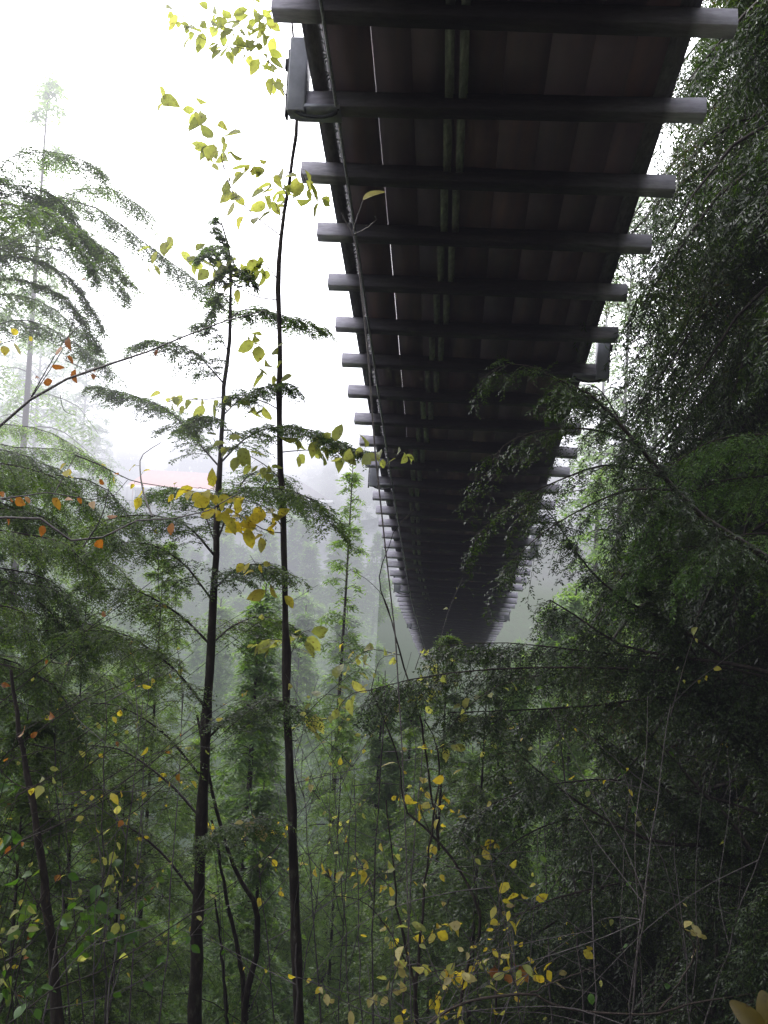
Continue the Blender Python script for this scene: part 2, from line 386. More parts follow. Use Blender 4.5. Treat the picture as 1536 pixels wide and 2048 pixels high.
for k, yb in zip(range(-4, 143), ys):
    t, p, n = frame(yb)
    jl, jr = rng.normal(0, .012), rng.normal(0, .02)
    mb = MB() if cnt < 99 else mbeam_rest
    L0, L1 = -jl, W + jr
    c = deck_pt(yb, (L0 + L1) / 2)
    # bevelled beam: an octagonal-ish bar with softened edges
    hx = (L1 - L0) / 2; bv = .0035
    prof = [(-BD + bv, -BH), (BD - bv, -BH), (BD, -BH + bv), (BD, BH - bv), (BD - bv, BH), (-BD + bv, BH), (-BD, BH - bv), (-BD, -BH + bv)]
    tl = rng.normal(0, .012)
    V = []; sag = rng.normal(0, .006); RINGS = (-1, -.86, -.80, -.4, 0, .4, .80, .86, 1); nr = len(RINGS)
    for sx in RINGS:
        for a, b in prof:
            V.append(c + p * hx * sx + t * (a + tl * sx + rng.normal(0, .0012)) + n * (b + sag * (1 - sx * sx) + rng.normal(0, .0012)))
    f = [[r_ * 8 + i, r_ * 8 + (i + 1) % 8, r_ * 8 + 8 + (i + 1) % 8, r_ * 8 + 8 + i] for r_ in range(nr - 1) for i in range(8)]
    n0 = mb.n
    mb.add(V, f); mb.f.append(np.array([[n0 + 7 - i for i in range(8)]])); mb.f.append(np.array([[n0 + (nr - 1) * 8 + i for i in range(8)]]))
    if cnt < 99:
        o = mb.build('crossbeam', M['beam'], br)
        at_ = o.data.attributes.new('end_light', 'FLOAT', 'POINT')
        at_.data.foreach_set('value', np.repeat(np.clip((np.abs(RINGS) - .78) / .1, 0, 1), 8).astype(np.float32))  # mask for the painted light: full at the ends, none under the deck
    cnt += 1
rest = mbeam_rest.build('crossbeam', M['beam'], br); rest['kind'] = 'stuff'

ylong = np.arange(ys[0], ys[-1], .34)
def long_bar(mb, u0, u1, z0, z1, y=ylong, dy=0):
    """a bar running along the bridge with rectangular section"""
    q = len(y); V = []
    for yy in y:
        t, p, n = frame(yy)
        b = deck_pt(yy, 0)
        for (u, z) in ((u0, z0), (u1, z0), (u1, z1), (u0, z1)):
            V.append(b + p * u + n * z)
    f = []
    for i in range(q - 1):
        for j in range(4):
            f.append([i * 4 + j, i * 4 + (j + 1) % 4, i * 4 + 4 + (j + 1) % 4, i * 4 + 4 + j])
    f += [[3, 2, 1, 0], [q * 4 - 4, q * 4 - 3, q * 4 - 2, q * 4 - 1]]
    mb.add(V, f)
# deck: planks lengthwise on the beams, with hairline gaps
mb = MB()
edges = [.26, .52, .74, .98, 1.26, 1.50, 1.73, 1.95, 2.12]
for a, b in zip(edges[:-1], edges[1:]):
    yy = ys[0]; gp = 0
    st = rng.uniform(0, 2)
    while yy < ys[-1] - .4:
        y1 = min(yy + (2.04 if yy > ys[0] else .68 * (1 + int(st))), ys[-1])
        gp = rng.choice([0, .0055, .0065]) if abs(a - .52) < .01 else 0
        zz = BH + .002 + rng.uniform(0, .003)
        long_bar(mb, a + .0006 + gp, b - .0006, zz, zz + .045, y=np.linspace(yy, y1 - .004, 5))
        yy = y1
dk = mb.build('deck', M['deck'], br)
# simple lengthwise UV so that the grain follows the planks
uv = dk.data.uv_layers.new(name='grain')
vc = np.zeros(len(dk.data.vertices) * 3, np.float32); dk.data.vertices.foreach_get('co', vc); vc = vc.reshape(-1, 3)
li = np.zeros(len(dk.data.loops), np.int32); dk.data.loops.foreach_get('vertex_index', li)
uv.data.foreach_set('uv', vc[li][:, :2].astype(np.float32).ravel())
for u0, u1 in ((.15, .238), (2.123, 2.225)):
    mb = MB(); long_bar(mb, u0, u1, BH + .002, BH + .15); mb.build('edge_stringer', M['stringer'], br)
# twin mossy stringers along the middle, cut between the beams
for off in (0, .08):
    mb = MB()
    for ya, yb in zip(ys[:-1], ys[1:]):
        u0 = off + float(np.interp(ya, [5, 6, 7.5, 9.2, 10.8, 12.6, 16.5, 20, 40], [.93, .92, .87, .76, .62, .49, .43, .55, .9]))
        long_bar(mb, u0, u0 + .05, BH - .05, BH - .004, y=np.linspace(ya + BD + .01, yb - BD - .01, 3))
    mb.build('middle_stringer', M['mossy'], br)
for u in (.30,):
    mb = MB(); yy = np.arange(ys[0], ys[-1], .25)
    tubes(mb, np.array([deck_pt(y, u, -BH - .012) for y in yy]), .010, .010, 6); mb.build('stay_cable', M['cable'], br)
# hand-rail cables with a wire net between cable and deck edge
for u, lean in ((.16, -.12), (2.24, .12)):
    mb = MB(); yy = np.arange(ys[0], ys[-1], .5)
    tubes(mb, np.array([deck_pt(y, u + lean, 1.18) for y in yy]), .03, .03, 8); mb.build('main_cable', M['cable'], br)
    mb = MB(); P = []
    for y in np.arange(ys[0], min(ys[-1], 60), .17):
        for s in (-1, 1):
            P.append([deck_pt(y, u + .11 * (1 if lean < 0 else -1), .06), deck_pt(y + s * .25, u, .55), deck_pt(y + s * .5, u + lean, 1.17)])
    tubes(mb, np.array(P), .003, .003, 3); mb.build('railing_net', M['cable'], br)
# wire netting in the slit between the deck and the stringers
for u0, u1 in ((.237, .262),):
    mb = MB(); P = []
    for y in np.arange(ys[0], 40, .045):
        a, b = deck_pt(y, u0, BH + .03), deck_pt(y + .03 * (1 if rng.random() > .5 else -1), u1, BH + .03)
        P.append([a, (a + b) / 2 + UP * rng.normal(0, .006), b])
    tubes(mb, np.array(P), .005, .005, 4); mb.build('slit_netting', M['cable'], br)
# rail posts strapped to the outer ends of some beams
def post(k, side):
    yb = PL[0, 1] + STEP * k * dirx[1]
    t, p, n = frame(yb); sg = -1 if side == 'l' else 1
    u = .06 if side == 'l' else W - .03
    c = deck_pt(yb, u)
    mb = MB()
    # strut: upright box with a mitred foot under the beam
    w2, d2 = .055, .05
    for (z0, z1) in ((-BH - .03, .36),):
        box(mb, c + UP * (z0 + z1) / 2 - perp * sg * .0, perp, dirx3, UP, w2, d2 + .02, (z1 - z0) / 2)
    o = mb.build('rail_post', M['steel'], br)
    bm_ = o.modifiers.new('soft', 'BEVEL'); bm_.width = .01; bm_.segments = 2
    mb = MB()
    box(mb, c - perp * sg * (w2 + .014) * 0 + perp * sg * (w2 + .008) + UP * .1, perp, dirx3, UP, .006, .03, .2)
    box(mb, c + UP * .22 + perp * sg * (w2 + .02), perp, dirx3, UP, .012, .02, .03)
    mb.build('clamp', M['iron'], o)
    mb = MB()
    a = np.linspace(0, np.pi, 9)
    P = np.array([c - perp * sg * .12 + perp * (-np.cos(q)) * .13 * sg * -1 + UP * (-BH - .02 - .05 * np.sin(q)) - t * .05 for q in a])
    tubes(mb, P, .011, .011, 6); mb.build('strap', M['iron'], o)
    mb = MB()
    box(mb, c - perp * sg * .13 + UP * (-BH - .012), perp, t, n, .13, BD + .02, .011)
    mb.build('foot_plate', M['steel'], o)
dirx3 = np.array([dirx[0], dirx[1], 0])
for k, s in ((1, 'l'), (6, 'r'), (11, 'l'), (16, 'r'), (21, 'l'), (26, 'r'), (31, 'l')):
    post(k, s)

# ------------------------------------------------------------------ foliage builders
def hemlock_limb(wood, leaf, pts, r, tl=.2, dens=34, L=.021, W=.009, droop=.3, s0=.1, sub=8):
    P = spl(pts, 14); ln = np.linalg.norm(np.diff(P, axis=0), axis=1).sum()
    P = P + np.cumsum(rng.normal(0, .004, P.shape), axis=0) * np.linspace(0, 1, 14)[:, None]
    tubes(wood, P, r, max(r * .22, .0013), 6)
    m = max(int(ln * dens * 1.4), 4)
    T1 = grow(P[None], m, tl, .95, droop, s0=s0, taper=.5, jit=.22, skip=.12)
    T2 = grow(T1, sub, tl * .42, .75, droop * .8, q=3, jit=.2, taper=.4)
    tubes(wood, T1, .0020, .0008, 3)
    needles(leaf, T1, 14, L, W); needles(leaf, T2, 9, L, W)
    tip = P[None, -4:]
    needles(leaf, tip, 24, L, W)

def cedar_limb(wood, leaf, pts, r, tl=.34, dens=26, L=.03, W=.012, droop=.55, s0=.1, hang=.35, sub=11):
    P = spl(pts, 14); ln = np.linalg.norm(np.diff(P, axis=0), axis=1).sum()
    tubes(wood, P, r, max(r * .22, .0015), 6)
    m = max(int(ln * dens * 1.8), 4)
    T1 = grow(P[None], m, tl, .9, droop, s0=s0, taper=.35, jit=.3, hang=hang, skip=.15)
    T2 = grow(T1, sub, tl * .34, .7, droop * .5, q=3, jit=.25, taper=.5)
    tubes(wood, T1, .0022, .0008, 3)
    needles(leaf, T1, 8, L, W); needles(leaf, T2, 9, L, W, spread=.7)

def branch_part(tree, kind, pts, r, leafmat, d=None, wood='bark', label=None, **kw):
    """one limb of a near tree: child 'branch' with its 'foliage' as a sub-part"""
    P = path(pts, d) if not isinstance(pts, np.ndarray) else pts
    wmb, lmb = MB(), MB()
    (hemlock_limb if kind == 'hemlock' else cedar_limb)(wmb, lmb, P, r, **kw)
    b = wmb.build('branch', M[wood], tree)
    if label: b['label'] = label
    f = lmb.build('foliage', M[leafmat], b)
    return b

def wood_part(name, tree, pts, r0, r1, d=None, mat='bark', n=8, q=24, wob=.004):
    P = spl(path(pts, d) if not isinstance(pts, np.ndarray) else pts, q)
    P = P + rng.normal(0, wob, P.shape) * np.array([1, 1, .3])
    mb = MB(); rm = 1 + rng.normal(0, .07, q) + np.where(rng.random(q) < .18, .16, 0)
    tubes(mb, P, r0, r1, n, rmul=np.clip(rm, .8, 1.3)[None])
    if r0 > .02:      # broken-off twig stubs
        k = 14; O, T = sample(P[None], rng.random((1, k)) * .9); O = O[0]
        dv = nrm(rng.normal(0, 1, (k, 3)) * np.array([1, 1, .3])); ln = rng.uniform(.015, .06, (k, 1)) + r0 * .6
        tubes(mb, np.stack([O, O + dv * ln * .6, O + dv * ln + UP * .01], 1), .004, .002, 5)
    return mb.build(name, M[mat], tree, smooth=True)

def leafy_twig(tree, pts, nleaf, L, leafmat, d=None, r=.003, wood='twig', droop=.5, s0=.15, spread=1.0, name='branch', width=.68):
    P = spl(path(pts, d) if not isinstance(pts, np.ndarray) else pts, 10)
    wmb, lmb = MB(), MB()
    tubes(wmb, P, r, max(r * .3, .0012), 5)
    if nleaf == 0: return wmb.build(name, M[wood], tree)
    s = np.sort(s0 + (1.02 - s0) * rng.random(nleaf))[None]
    O, T = sample(P[None], s); O, T = O[0], T[0]
    side = np.where(np.arange(nleaf) % 2, 1., -1.)[:, None]
    lat = nrm(np.cross(T, UP + 1e-3))
    D = nrm(T * .5 + lat * side * spread + rng.normal(0, .6, (nleaf, 3)) - UP * droop)
    pet = rng.uniform(.25, .6, (nleaf, 1)) * L
    E = O + D * pet
    tubes(wmb, np.stack([O, (O + E) / 2 - UP * .002, E], 1), .0011, .0008, 3)
    N = nrm(UP * .6 + rng.normal(0, .7, (nleaf, 3)) + np.array([0, -.5, 0]))
    D2 = nrm(D + rng.normal(0, .3, (nleaf, 3)) - UP * .25)
    l = L * rng.uniform(.5, 1.25, nleaf)
    broadleaf(lmb, E, D2, N, l, l * width * rng.uniform(.8, 1.15, nleaf))
    b = wmb.build(name, M[wood], tree)
    if nleaf: lmb.build('foliage', M[leafmat], b)
    return b

def conifer_mesh(h, r0, lmax, nl, tl, L, W, k1, k2, droop=.25, base=.1, hang=.0, up=.12, prof=.75, m1=8, m2=7, wood_n=4, twigwood=0, gaps=.0, trunk_n=8, spread=.9):
    """an upright conifer at the origin -> (trunk MB with limbs, crown MB)"""
    t, c = MB(), MB()
    q = 16; z = np.linspace(-1.5, h, q); wob = np.cumsum(rng.normal(0, .006 * h / q, (q, 2)), axis=0)
    tr = np.concatenate([wob, z[:, None]], 1)
    tubes(t, tr, r0, r0 * .06, trunk_n)
    f = base + (1 - base) * ((np.arange(nl) + rng.random(nl)) / nl) ** .85
    f = np.clip(f, 0, .985)
    if gaps > 0:
        keep = rng.random(nl) > gaps * .45
        f = f[keep]; nl = len(f)
    az = np.arange(nl) * 2.4 + rng.normal(0, .5, nl)
    lm = lmax * np.clip((1 - f) ** prof * 1.05 + .03, 0, 1) * np.clip((f - base) / .12 + .55, 0, 1) * rng.uniform(.55, 1.15, nl)
    O = np.stack([np.interp(f * h, z, tr[:, 0]), np.interp(f * h, z, tr[:, 1]), f * h], -1)
    D = np.stack([np.cos(az), np.sin(az), np.zeros(nl)], -1)
    u = np.linspace(0, 1, 7)[None, :, None]
    P = O[:, None] + D[:, None] * lm[:, None, None] * u
    P[..., 2] += lm[:, None] * ((up + .5 * f[:, None]) * u[..., 0] - (droop + .35 * f[:, None] * droop) * 1.5 * u[..., 0] ** 2) + 0
    P[..., 2] += (np.clip((f - .72) / .28, 0, 1) * lm)[:, None] * .75 * u[..., 0]
    P += rng.normal(0, .02, P.shape) * lm[:, None, None] * u
    tubes(t, P, np.maximum(r0 * .22 * lm / lmax, .004), .0025, wood_n)
    T1 = grow(P, k1, np.minimum(tl, lm * .6), .95, droop, s0=.08, taper=.45, jit=.25, hang=hang)
    T1 = T1[rng.random(len(T1)) < np.repeat(np.clip(1.35 * lm / lmax, .22, .93), k1)]
    if k2:
        T2 = grow(T1, k2, tl * .36, .75, droop * .6, q=3, jit=.25, taper=.4)
        needles(c, T1, m1, L, W, spread=spread); needles(c, T2, m2, L, W, spread=spread)
    else:
        needles(c, T1, m1, L, W, jit=.6)
    if twigwood: tubes(t, T1, twigwood, twigwood * .4, 3)
    needles(c, P[:, -4:], 10, L, W)
    ld = spl(tr[-3:] + np.array([0, 0, .0]), 8)
    needles(c, ld[None], 60, L * 1.3, W)
    return t, c

def dup(root, loc, rotz, sc, label=None, group=None):
    r = root.copy(); COL.objects.link(r)
    r.location = Vector([float(v) for v in loc]); r.rotation_euler = (0, 0, rotz); r.scale = (sc, sc, sc)
    if label: r['label'] = label
    if group: r['group'] = group
    for ch in root.children:
        c = ch.copy(); COL.objects.link(c); c.parent = r
        for g in ch.children:
            e = g.copy(); COL.objects.link(e); e.parent = c
    return r

class Proto:
    """trunk and crown meshes of one tree shape; the first use makes the thing, later uses copy it"""
    def __init__(s, kw, tm, cm, smooth=False):
        t, c = conifer_mesh(**kw)
        s.h = kw['h']; s.t = t.mesh('trunk', M[tm], True); s.c = c.mesh('crown', M[cm]); s.first = None
    def put(s, name, loc, rotz, height, label, group=None, cat='tree'):
        sc = height / s.h
        if s.first is not None:
            return dup(s.first, loc, rotz, sc, label, group)
        r = thing(name, label, cat, loc, group)
        r.rotation_euler = (0, 0, rotz); r.scale = (sc, sc, sc)
        for nme, me in (('trunk', s.t), ('crown', s.c)):
            o = bpy.data.objects.new(nme, me); COL.objects.link(o); o.parent = r
        s.first = r
        return r

def project(p):
    c = RN.T @ np.asarray(p, float)
    return CX + F * c[0] / -c[2], CY - F * c[1] / -c[2], -c[2]

# ------------------------------------------------------------------ far bank: hill, forest, two lodges
far_p = [Proto(dict(h=20, r0=.28, lmax=lm_, nl=nl_, tl=1.5, L=.75, W=.22, k1=9, k2=0, droop=dr_, base=b_, m1=9, prof=pf_, wood_n=3, gaps=g_), 'bark_grey', 'conifer_far')
         for lm_, nl_, dr_, b_, pf_, g_ in ((3.6, 120, .25, .12, .95, .1), (2.8, 130, .35, .2, .9, .3), (4.0, 120, .2, .25, .85, .4), (3.2, 110, .3, .3, .8, .4))]
nfar = 0
for i in range(900):
    x, y = rng.uniform(-95, 95), rng.uniform(92, 190)
    if abs(x) > .42 * y + 6: continue
    z = float(ground_z(x, y)); px, py, d = project((x, y, z))
    if y < 118 and (225 < px < 470 or 515 < px < 690): continue
    if abs(x - float(deck_pt(min(y, 104), 1.2)[0])) < 6 and y < 110: continue
    hgt = rng.uniform(9, 17) if 150 < px < 900 else rng.uniform(14, 26)
    if nfar >= 150: break
    far_p[int(rng.integers(0, 4))].put('conifer_tree', (x, y, z - .2), rng.uniform(0, 6.28), hgt, 'pale mist-veiled conifer in the forest on the far canyon bank', 'misty conifers of the far bank')
    nfar += 1

def lodge(px0, px1, pyb, d, h_wall, h_roof, label, name, roofmat, wallmat, gable=False):
    a, b = at(px0, pyb, d), at(px1, pyb, d)
    zb = min(a[2], b[2]); a[2] = b[2] = zb
    c = (a + b) / 2; ex = nrm(b - a); ey = np.array([-ex[1], ex[0], 0]); wd = np.linalg.norm(b - a) / 2; dp = wd * .6
    t = thing(name, label, 'building', c)
    mb = MB(); box(mb, c + UP * h_wall / 2 + ey * dp, ex, ey, UP, wd, dp, h_wall / 2)
    wl = mb.build('wall', wallmat, t)
    mb = MB(); ov = .5
    cc = c + ey * dp
    if gable:      # gable end towards the canyon
        V = [cc + ex * s * (wd + ov) + ey * e * (dp + ov) + UP * (h_wall - .2 + dz) for e in (-1, 1) for s, dz in ((-1, 0), (1, 0))]
        R = [cc + ey * e * (dp + ov) + UP * (h_wall + h_roof) for e in (-1, 1)]
        mb.add(V + R, [[0, 2, 5, 4], [1, 4, 5, 3]]); mb.f.append(np.array([[0, 4, 1], [2, 3, 5]]))
    else:
        V = [cc + ex * s * (wd + ov) + ey * e * (dp + ov) + UP * (h_wall - .15) for e in (-1, 1) for s in (-1, 1)]
        R = [cc + ex * s * (wd * .75) + UP * (h_wall + h_roof) for s in (-1, 1)]
        mb.add(V + R, [[0, 1, 5, 4], [3, 2, 4, 5]]); mb.f.append(np.array([[2, 0, 4], [1, 3, 5]]))
    rf = mb.build('roof', roofmat, t)
    mb = MB(); box(mb, c - ey * (ov + .02) + UP * (h_wall - .2), ex, ey, UP, wd + ov, .05, .14); mb.build('fascia', M['white_paint'], t)
    nw = 6
    for k in range(nw):
        wmb = MB(); wc = c + ex * (-wd + (k + .5) * 2 * wd / nw) - ey * .03 + UP * h_wall * .52
        box(wmb, wc, ex, ey, UP, wd / nw * .62, .03, h_wall * .27); wn = wmb.build('window', M['window_dark'], t)
        fm = MB()
        for s in (-1, 1):
            box(fm, wc + ex * s * wd / nw * .66 - ey * .02, ex, ey, UP, .05, .05, h_wall * .29)
            box(fm, wc + UP * s * h_wall * .29 - ey * .02, ex, ey, UP, wd / nw * .66, .05, .05)
        fm.build('frame', M['white_paint'], wn)
    mb = MB()
    for k in range(13):
        box(mb, c + ex * (-wd - .5 + (2 * wd + 1) * k / 12) - ey * 1.6 + UP * .1, ex, ey, UP, .04, .04, .5)
    for zz in (.25, .6):
        box(mb, c - ey * 1.6 + UP * zz, ex, ey, UP, wd + .6, .03, .05)
    mb.build('railing', M['beam'], t)
    mb = MB(); box(mb, c - ey * .75 - UP * .55, ex, ey, UP, wd + .7, .95, .12); mb.build('veranda', M['beam'], t)
    for k in range(5):
        mb = MB(); box(mb, c + ex * (-wd + 2 * wd * k / 4) - ey * 1.2 - UP * 3.2, ex, ey, UP, .12, .12, 2.5); mb.build('stilt', M['beam'], t)
    return t
M['white_paint'] = rough_mat('white_paint', [(.3, (.7, .7, .7)), (.7, (.82, .82, .82))], scale=3, bump=.1)
M['red_roof'] = rough_mat('red_shingle_roof', [(.3, (.30, .10, .07)), (.7, (.45, .16, .11))], scale=2, bump=.4)
M['dark_roof'] = rough_mat('slate_roof', [(.3, (.07, .06, .07)), (.7, (.13, .11, .12))], scale=2, bump=.4)
M['log_wall'] = rough_mat('log_wall', [(.3, (.16, .08, .05)), (.7, (.28, .15, .10))], scale=2, stretch=(.3, .3, 6), bump=.6)
M['window_dark'] = rough_mat('dark_window_glass', [(.3, (.03, .03, .035)), (.7, (.05, .05, .06))], rough=.1, bump=0, spec=.6)
lodge(262, 425, 1014, 98, 2.2, 1.7, 'log lodge with red roof and white fascia, left of two hazy buildings across the canyon', 'lodge', M['red_roof'], M['log_wall'])
lodge(520, 655, 1032, 100, 2.0, 2.0, 'dark gabled lodge in the haze behind the slender leaning trunk', 'lodge', M['dark_roof'], M['log_wall'], True)
# grey canyon wall below the lodges
mb = MB()
cols = np.linspace(-60, 940, 60); V = []
for j, (py, dd) in enumerate(((1040, 91), (1062, 90), (1085, 88.6), (1110, 86.5), (1150, 83), (1210, 79))):
    for c_ in cols:
        V.append(at(c_ + rng.normal(0, 3), py + 6 * math.sin(c_ * .021 + j) + rng.normal(0, 3), dd + 1.2 * math.sin(c_ * .05 + j * 2) + rng.normal(0, .4)))
i = np.arange(5)[:, None] * 60 + np.arange(59)[None]
mb.add(V, np.stack([i, i + 60, i + 61, i + 1], -1).reshape(-1, 4))
o = mb.build('cliff', M['rock']); o['kind'] = 'structure'

bush_p = Proto(dict(h=9, r0=.15, lmax=2.7, nl=90, tl=1.0, L=.5, W=.16, k1=10, k2=0, droop=.3, base=.03, m1=9, prof=1.0, wood_n=3, gaps=.2), 'bark_grey', 'conifer')
for k in range(64):
    px, py, d = rng.uniform(-60, 760), rng.uniform(1035, 1130), rng.uniform(68, 80)
    tp = at(px, py, d); hh = rng.uniform(6, 11)
    bush_p.put('conifer_tree', (tp[0], tp[1], tp[2] - hh), rng.uniform(0, 6.28), hh, 'small pale conifer at the foot of the far bank, below the hazy lodges', 'small conifers below the lodges')
# ------------------------------------------------------------------ trees standing in the canyon, between the two banks
mid_p = [Proto(dict(h=12, r0=.16, lmax=lm_, nl=nl_, tl=.75, L=.115, W=.032, k1=15, k2=7, droop=dr_, base=b_, m1=7, m2=7, prof=pf_, gaps=g_, hang=hg_), 'bark', cm_)
         for lm_, nl_, dr_, b_, pf_, g_, hg_, cm_ in ((2.6, 150, .3, .05, 1.05, .1, .1, 'conifer'), (2.0, 150, .4, .1, 1.0, .3, .25, 'conifer'), (3.0, 140, .25, .1, 1.0, .35, .1, 'hemlock_pale'), (2.2, 130, .45, .05, 1.1, .2, .3, 'conifer'))]
def limit(px):
    return float(np.interp(px, [-200, 0, 250, 430, 560, 700, 830, 980, 1030, 1150, 1300, 1700], [1080, 1120, 1180, 1200, 1090, 1160, 1345, 1345, 1260, 1120, 1000, 900]))
MIDLAB = {0: ('green conifer rising out of the canyon below the bridge', 'conifers in the canyon'), 1: ('green conifer rising out of the canyon below the bridge', 'conifers in the canyon')}
nm = 0
for ya, yb, n in ((9, 16, 16), (16, 28, 26), (28, 46, 40), (46, 92, 90)):
    for i in range(n):
        y = rng.uniform(ya, yb); x = rng.uniform(-.5, .5) * y
        g = float(ground_z(x, y))
        px, _, d = project((x, y, 0))
        ty = limit(px) + abs(rng.normal(0, 1)) * (90 if yb > 46 else 150 if yb > 28 else 260)
        top = at(px, ty, d)
        hgt = top[2] - g
        if hgt < 3: continue
        if hgt > 34: hgt = 34
        mid_p[int(rng.integers(0, 4))].put('conifer_tree', (x, y, g - .1), rng.uniform(0, 6.28), hgt, 'green conifer rising out of the misty canyon below the bridge', 'conifers in the canyon')
        nm += 1
def single(proto, px, py, d, label, name='conifer_tree', group=None, h=None):
    """tree whose tip is seen at px, py"""
    top = at(px, py, d); g = float(ground_z(top[0], top[1]))
    hh = (top[2] - g) if h is None else h
    return proto.put(name, (top[0], top[1], top[2] - hh), rng.uniform(0, 6.28), hh, label, group)
thin = Proto(dict(h=12, r0=.09, lmax=1.25, nl=120, tl=.5, L=.075, W=.02, k1=12, k2=6, droop=.4, base=.05, m1=6, m2=5, prof=1.0, gaps=.3), 'bark', 'hemlock_pale')
single(thin, 706, 925, 17, 'slender pale hemlock standing alone between the leaning trunk and the bridge', 'hemlock_tree')
tall = Proto(dict(h=34, r0=.32, lmax=3.6, nl=230, tl=1.1, L=.22, W=.07, k1=12, k2=4, droop=.35, base=.25, m1=6, m2=5, prof=.45, gaps=.4), 'bark_grey', 'conifer')
single(tall, -40, 380, 52, 'tall misty conifer at the left edge, nearest of the tall left group', 'conifer_tree', h=38)
single(tall, 95, 560, 57, 'tall misty conifer just right of the nearest one at the left edge', 'conifer_tree', h=38)
single(tall, 175, 690, 62, 'misty conifer at the right end of the left group, its top fading into white', 'conifer_tree', h=36)
bare = Proto(dict(h=34, r0=.24, lmax=2.2, nl=130, tl=.9, L=.22, W=.07, k1=8, k2=3, droop=.35, base=.35, m1=5, m2=4, prof=.4, gaps=.7), 'bark_grey', 'conifer')
single(bare, 1268, 380, 36, 'tall thin conifer with sparse branches seen through the gap right of the bridge', 'conifer_tree', h=36)
single(bare, 1225, 440, 44, 'bare-stemmed conifer partly hidden by the right beam ends of the bridge', 'conifer_tree', h=36)
single(bare, 1330, 420, 38, 'thin conifer behind the dark right-hand cedar', 'conifer_tree', h=36)
tip = Proto(dict(h=12, r0=.10, lmax=2.2, nl=70, tl=.6, L=.08, W=.022, k1=14, k2=6, droop=.5, base=.05, m1=6, m2=6, prof=1.05, gaps=.35, hang=.25), 'bark', 'hemlock_pale')
single(tip, 100, 130, 27, 'washed-out drooping conifer tip against the white sky at upper left', 'hemlock_tree', h=30)

# ------------------------------------------------------------------ near left: hemlock boughs
t = thing('hemlock_tree', 'hemlock outside the left edge reaching long drooping boughs into the white sky', 'tree', at(-260, 1900, 7))
wood_part('trunk', t, [(-250, 2400), (-240, 1500), (-235, 800), (-230, 100), (-225, -700), (-220, -1700)], .11, .006, 7)
for pts, r in (([(-235, 640), (-60, 520), (0, 478), (50, 420), (105, 392), (200, 418), (310, 500), (395, 560), (460, 592)], .010),
               ([(-235, 560), (-60, 540), (20, 470), (60, 430), (130, 395), (215, 378), (300, 430)], .009),
               ([(-235, 620), (-40, 500), (30, 490), (120, 500), (190, 530), (250, 590)], .009),
               ([(-235, 500), (-40, 420), (0, 330), (30, 310), (90, 300), (150, 310), (215, 350)], .007),
               ([(-235, 700), (-40, 600), (40, 590), (110, 620), (190, 700)], .009),
               ([(-235, 600), (-30, 520), (60, 470), (150, 470), (235, 520)], .008),
               ([(-235, 760), (-40, 660), (60, 640), (140, 680), (220, 740)], .008),
               ([(-235, 540), (-80, 420), (-10, 400), (60, 385), (140, 440), (190, 500)], .008)):
    branch_part(t, 'hemlock', pts, r, 'hemlock', d=rng.uniform(6.6, 7.6), tl=.26, dens=40, droop=.5)
for pts, r in (([(-235, 980), (-60, 860), (20, 850), (110, 870), (200, 930)], .009),
               ([(-235, 1050), (-60, 900), (40, 895), (140, 900), (215, 940)], .009),
               ([(-235, 1000), (-60, 960), (30, 960), (100, 990), (170, 1060)], .009),
               ([(-235, 1100), (-40, 1060), (60, 1050), (150, 1090)], .009)):
    branch_part(t, 'hemlock', pts, r, 'hemlock_pale', d=rng.uniform(6.8, 8.2), tl=.26, dens=36, droop=.45)

for k in range(28):      # dense layered boughs of the same tree, lower down
    y1 = 1000 + k * 25 + rng.normal(0, 15); xe = rng.uniform(60, 330); y0 = y1 - rng.uniform(60, 150); mid_ = (y0 + y1) / 2
    branch_part(t, 'hemlock', [(-238, y1 - 40), (-90, y0 - 20), (xe * .3, y0 - 10), (xe * .7, mid_ - 30), (xe, y1 + rng.uniform(-20, 60))], .009, 'hemlock', d=rng.uniform(5.6, 7.6), tl=.27, dens=34, droop=.5, s0=.2)
for k in range(5):
    y1 = 440 + k * 48 + rng.normal(0, 12); xe = rng.uniform(130, 270)
    branch_part(t, 'hemlock', [(-238, y1 + 60), (-70, y1 - 40), (10, y1 - 70), (xe * .6, y1 - 40), (xe, y1 + 70)], .007, 'hemlock', d=rng.uniform(5.4, 7.4), tl=.19, dens=34, droop=.3, s0=.2)
# young hemlocks filling the lower left, behind the two slender trunks
yh = [Proto(dict(h=6, r0=.045, lmax=lm_, nl=nl_, tl=.30, L=.034, W=.010, k1=26, k2=8, droop=.4, base=.05, m1=10, m2=10, prof=1.0, gaps=.2, hang=.1, twigwood=.002, up=.2, spread=.7), 'bark', cm_)
      for lm_, nl_, cm_ in ((1.9, 110, 'hemlock_pale'), (1.5, 95, 'hemlock'))]
for (px, py, d, v, lab) in ((-30, 1020, 6.8, 0, 'dense young hemlock at the left edge below the pale boughs'),
                            (175, 1150, 8.0, 1, 'young hemlock between the left edge and the dark straight trunk, tip at mid height'),
                            (330, 1080, 9.0, 0, 'young hemlock just left of the dark straight trunk, behind it'),
                            (60, 1420, 5.8, 1, 'low dark young hemlock in the bottom left thicket'),
                            (520, 1360, 13.5, 1, 'young hemlock in the gap between the two slender trunks'),
                            (690, 1420, 14, 0, 'young hemlock below the bridge end, right of the leaning trunk'),
                            (250, 1560, 7.0, 1, 'short young hemlock low in the thicket left of the straight trunk'),
                            (830, 1600, 12.5, 1, 'small young hemlock behind the yellow-leaved stems at bottom centre')):
    single(yh[v], px, py, d, lab, 'hemlock_tree', h=6.0 * rng.uniform(.85, 1.15))

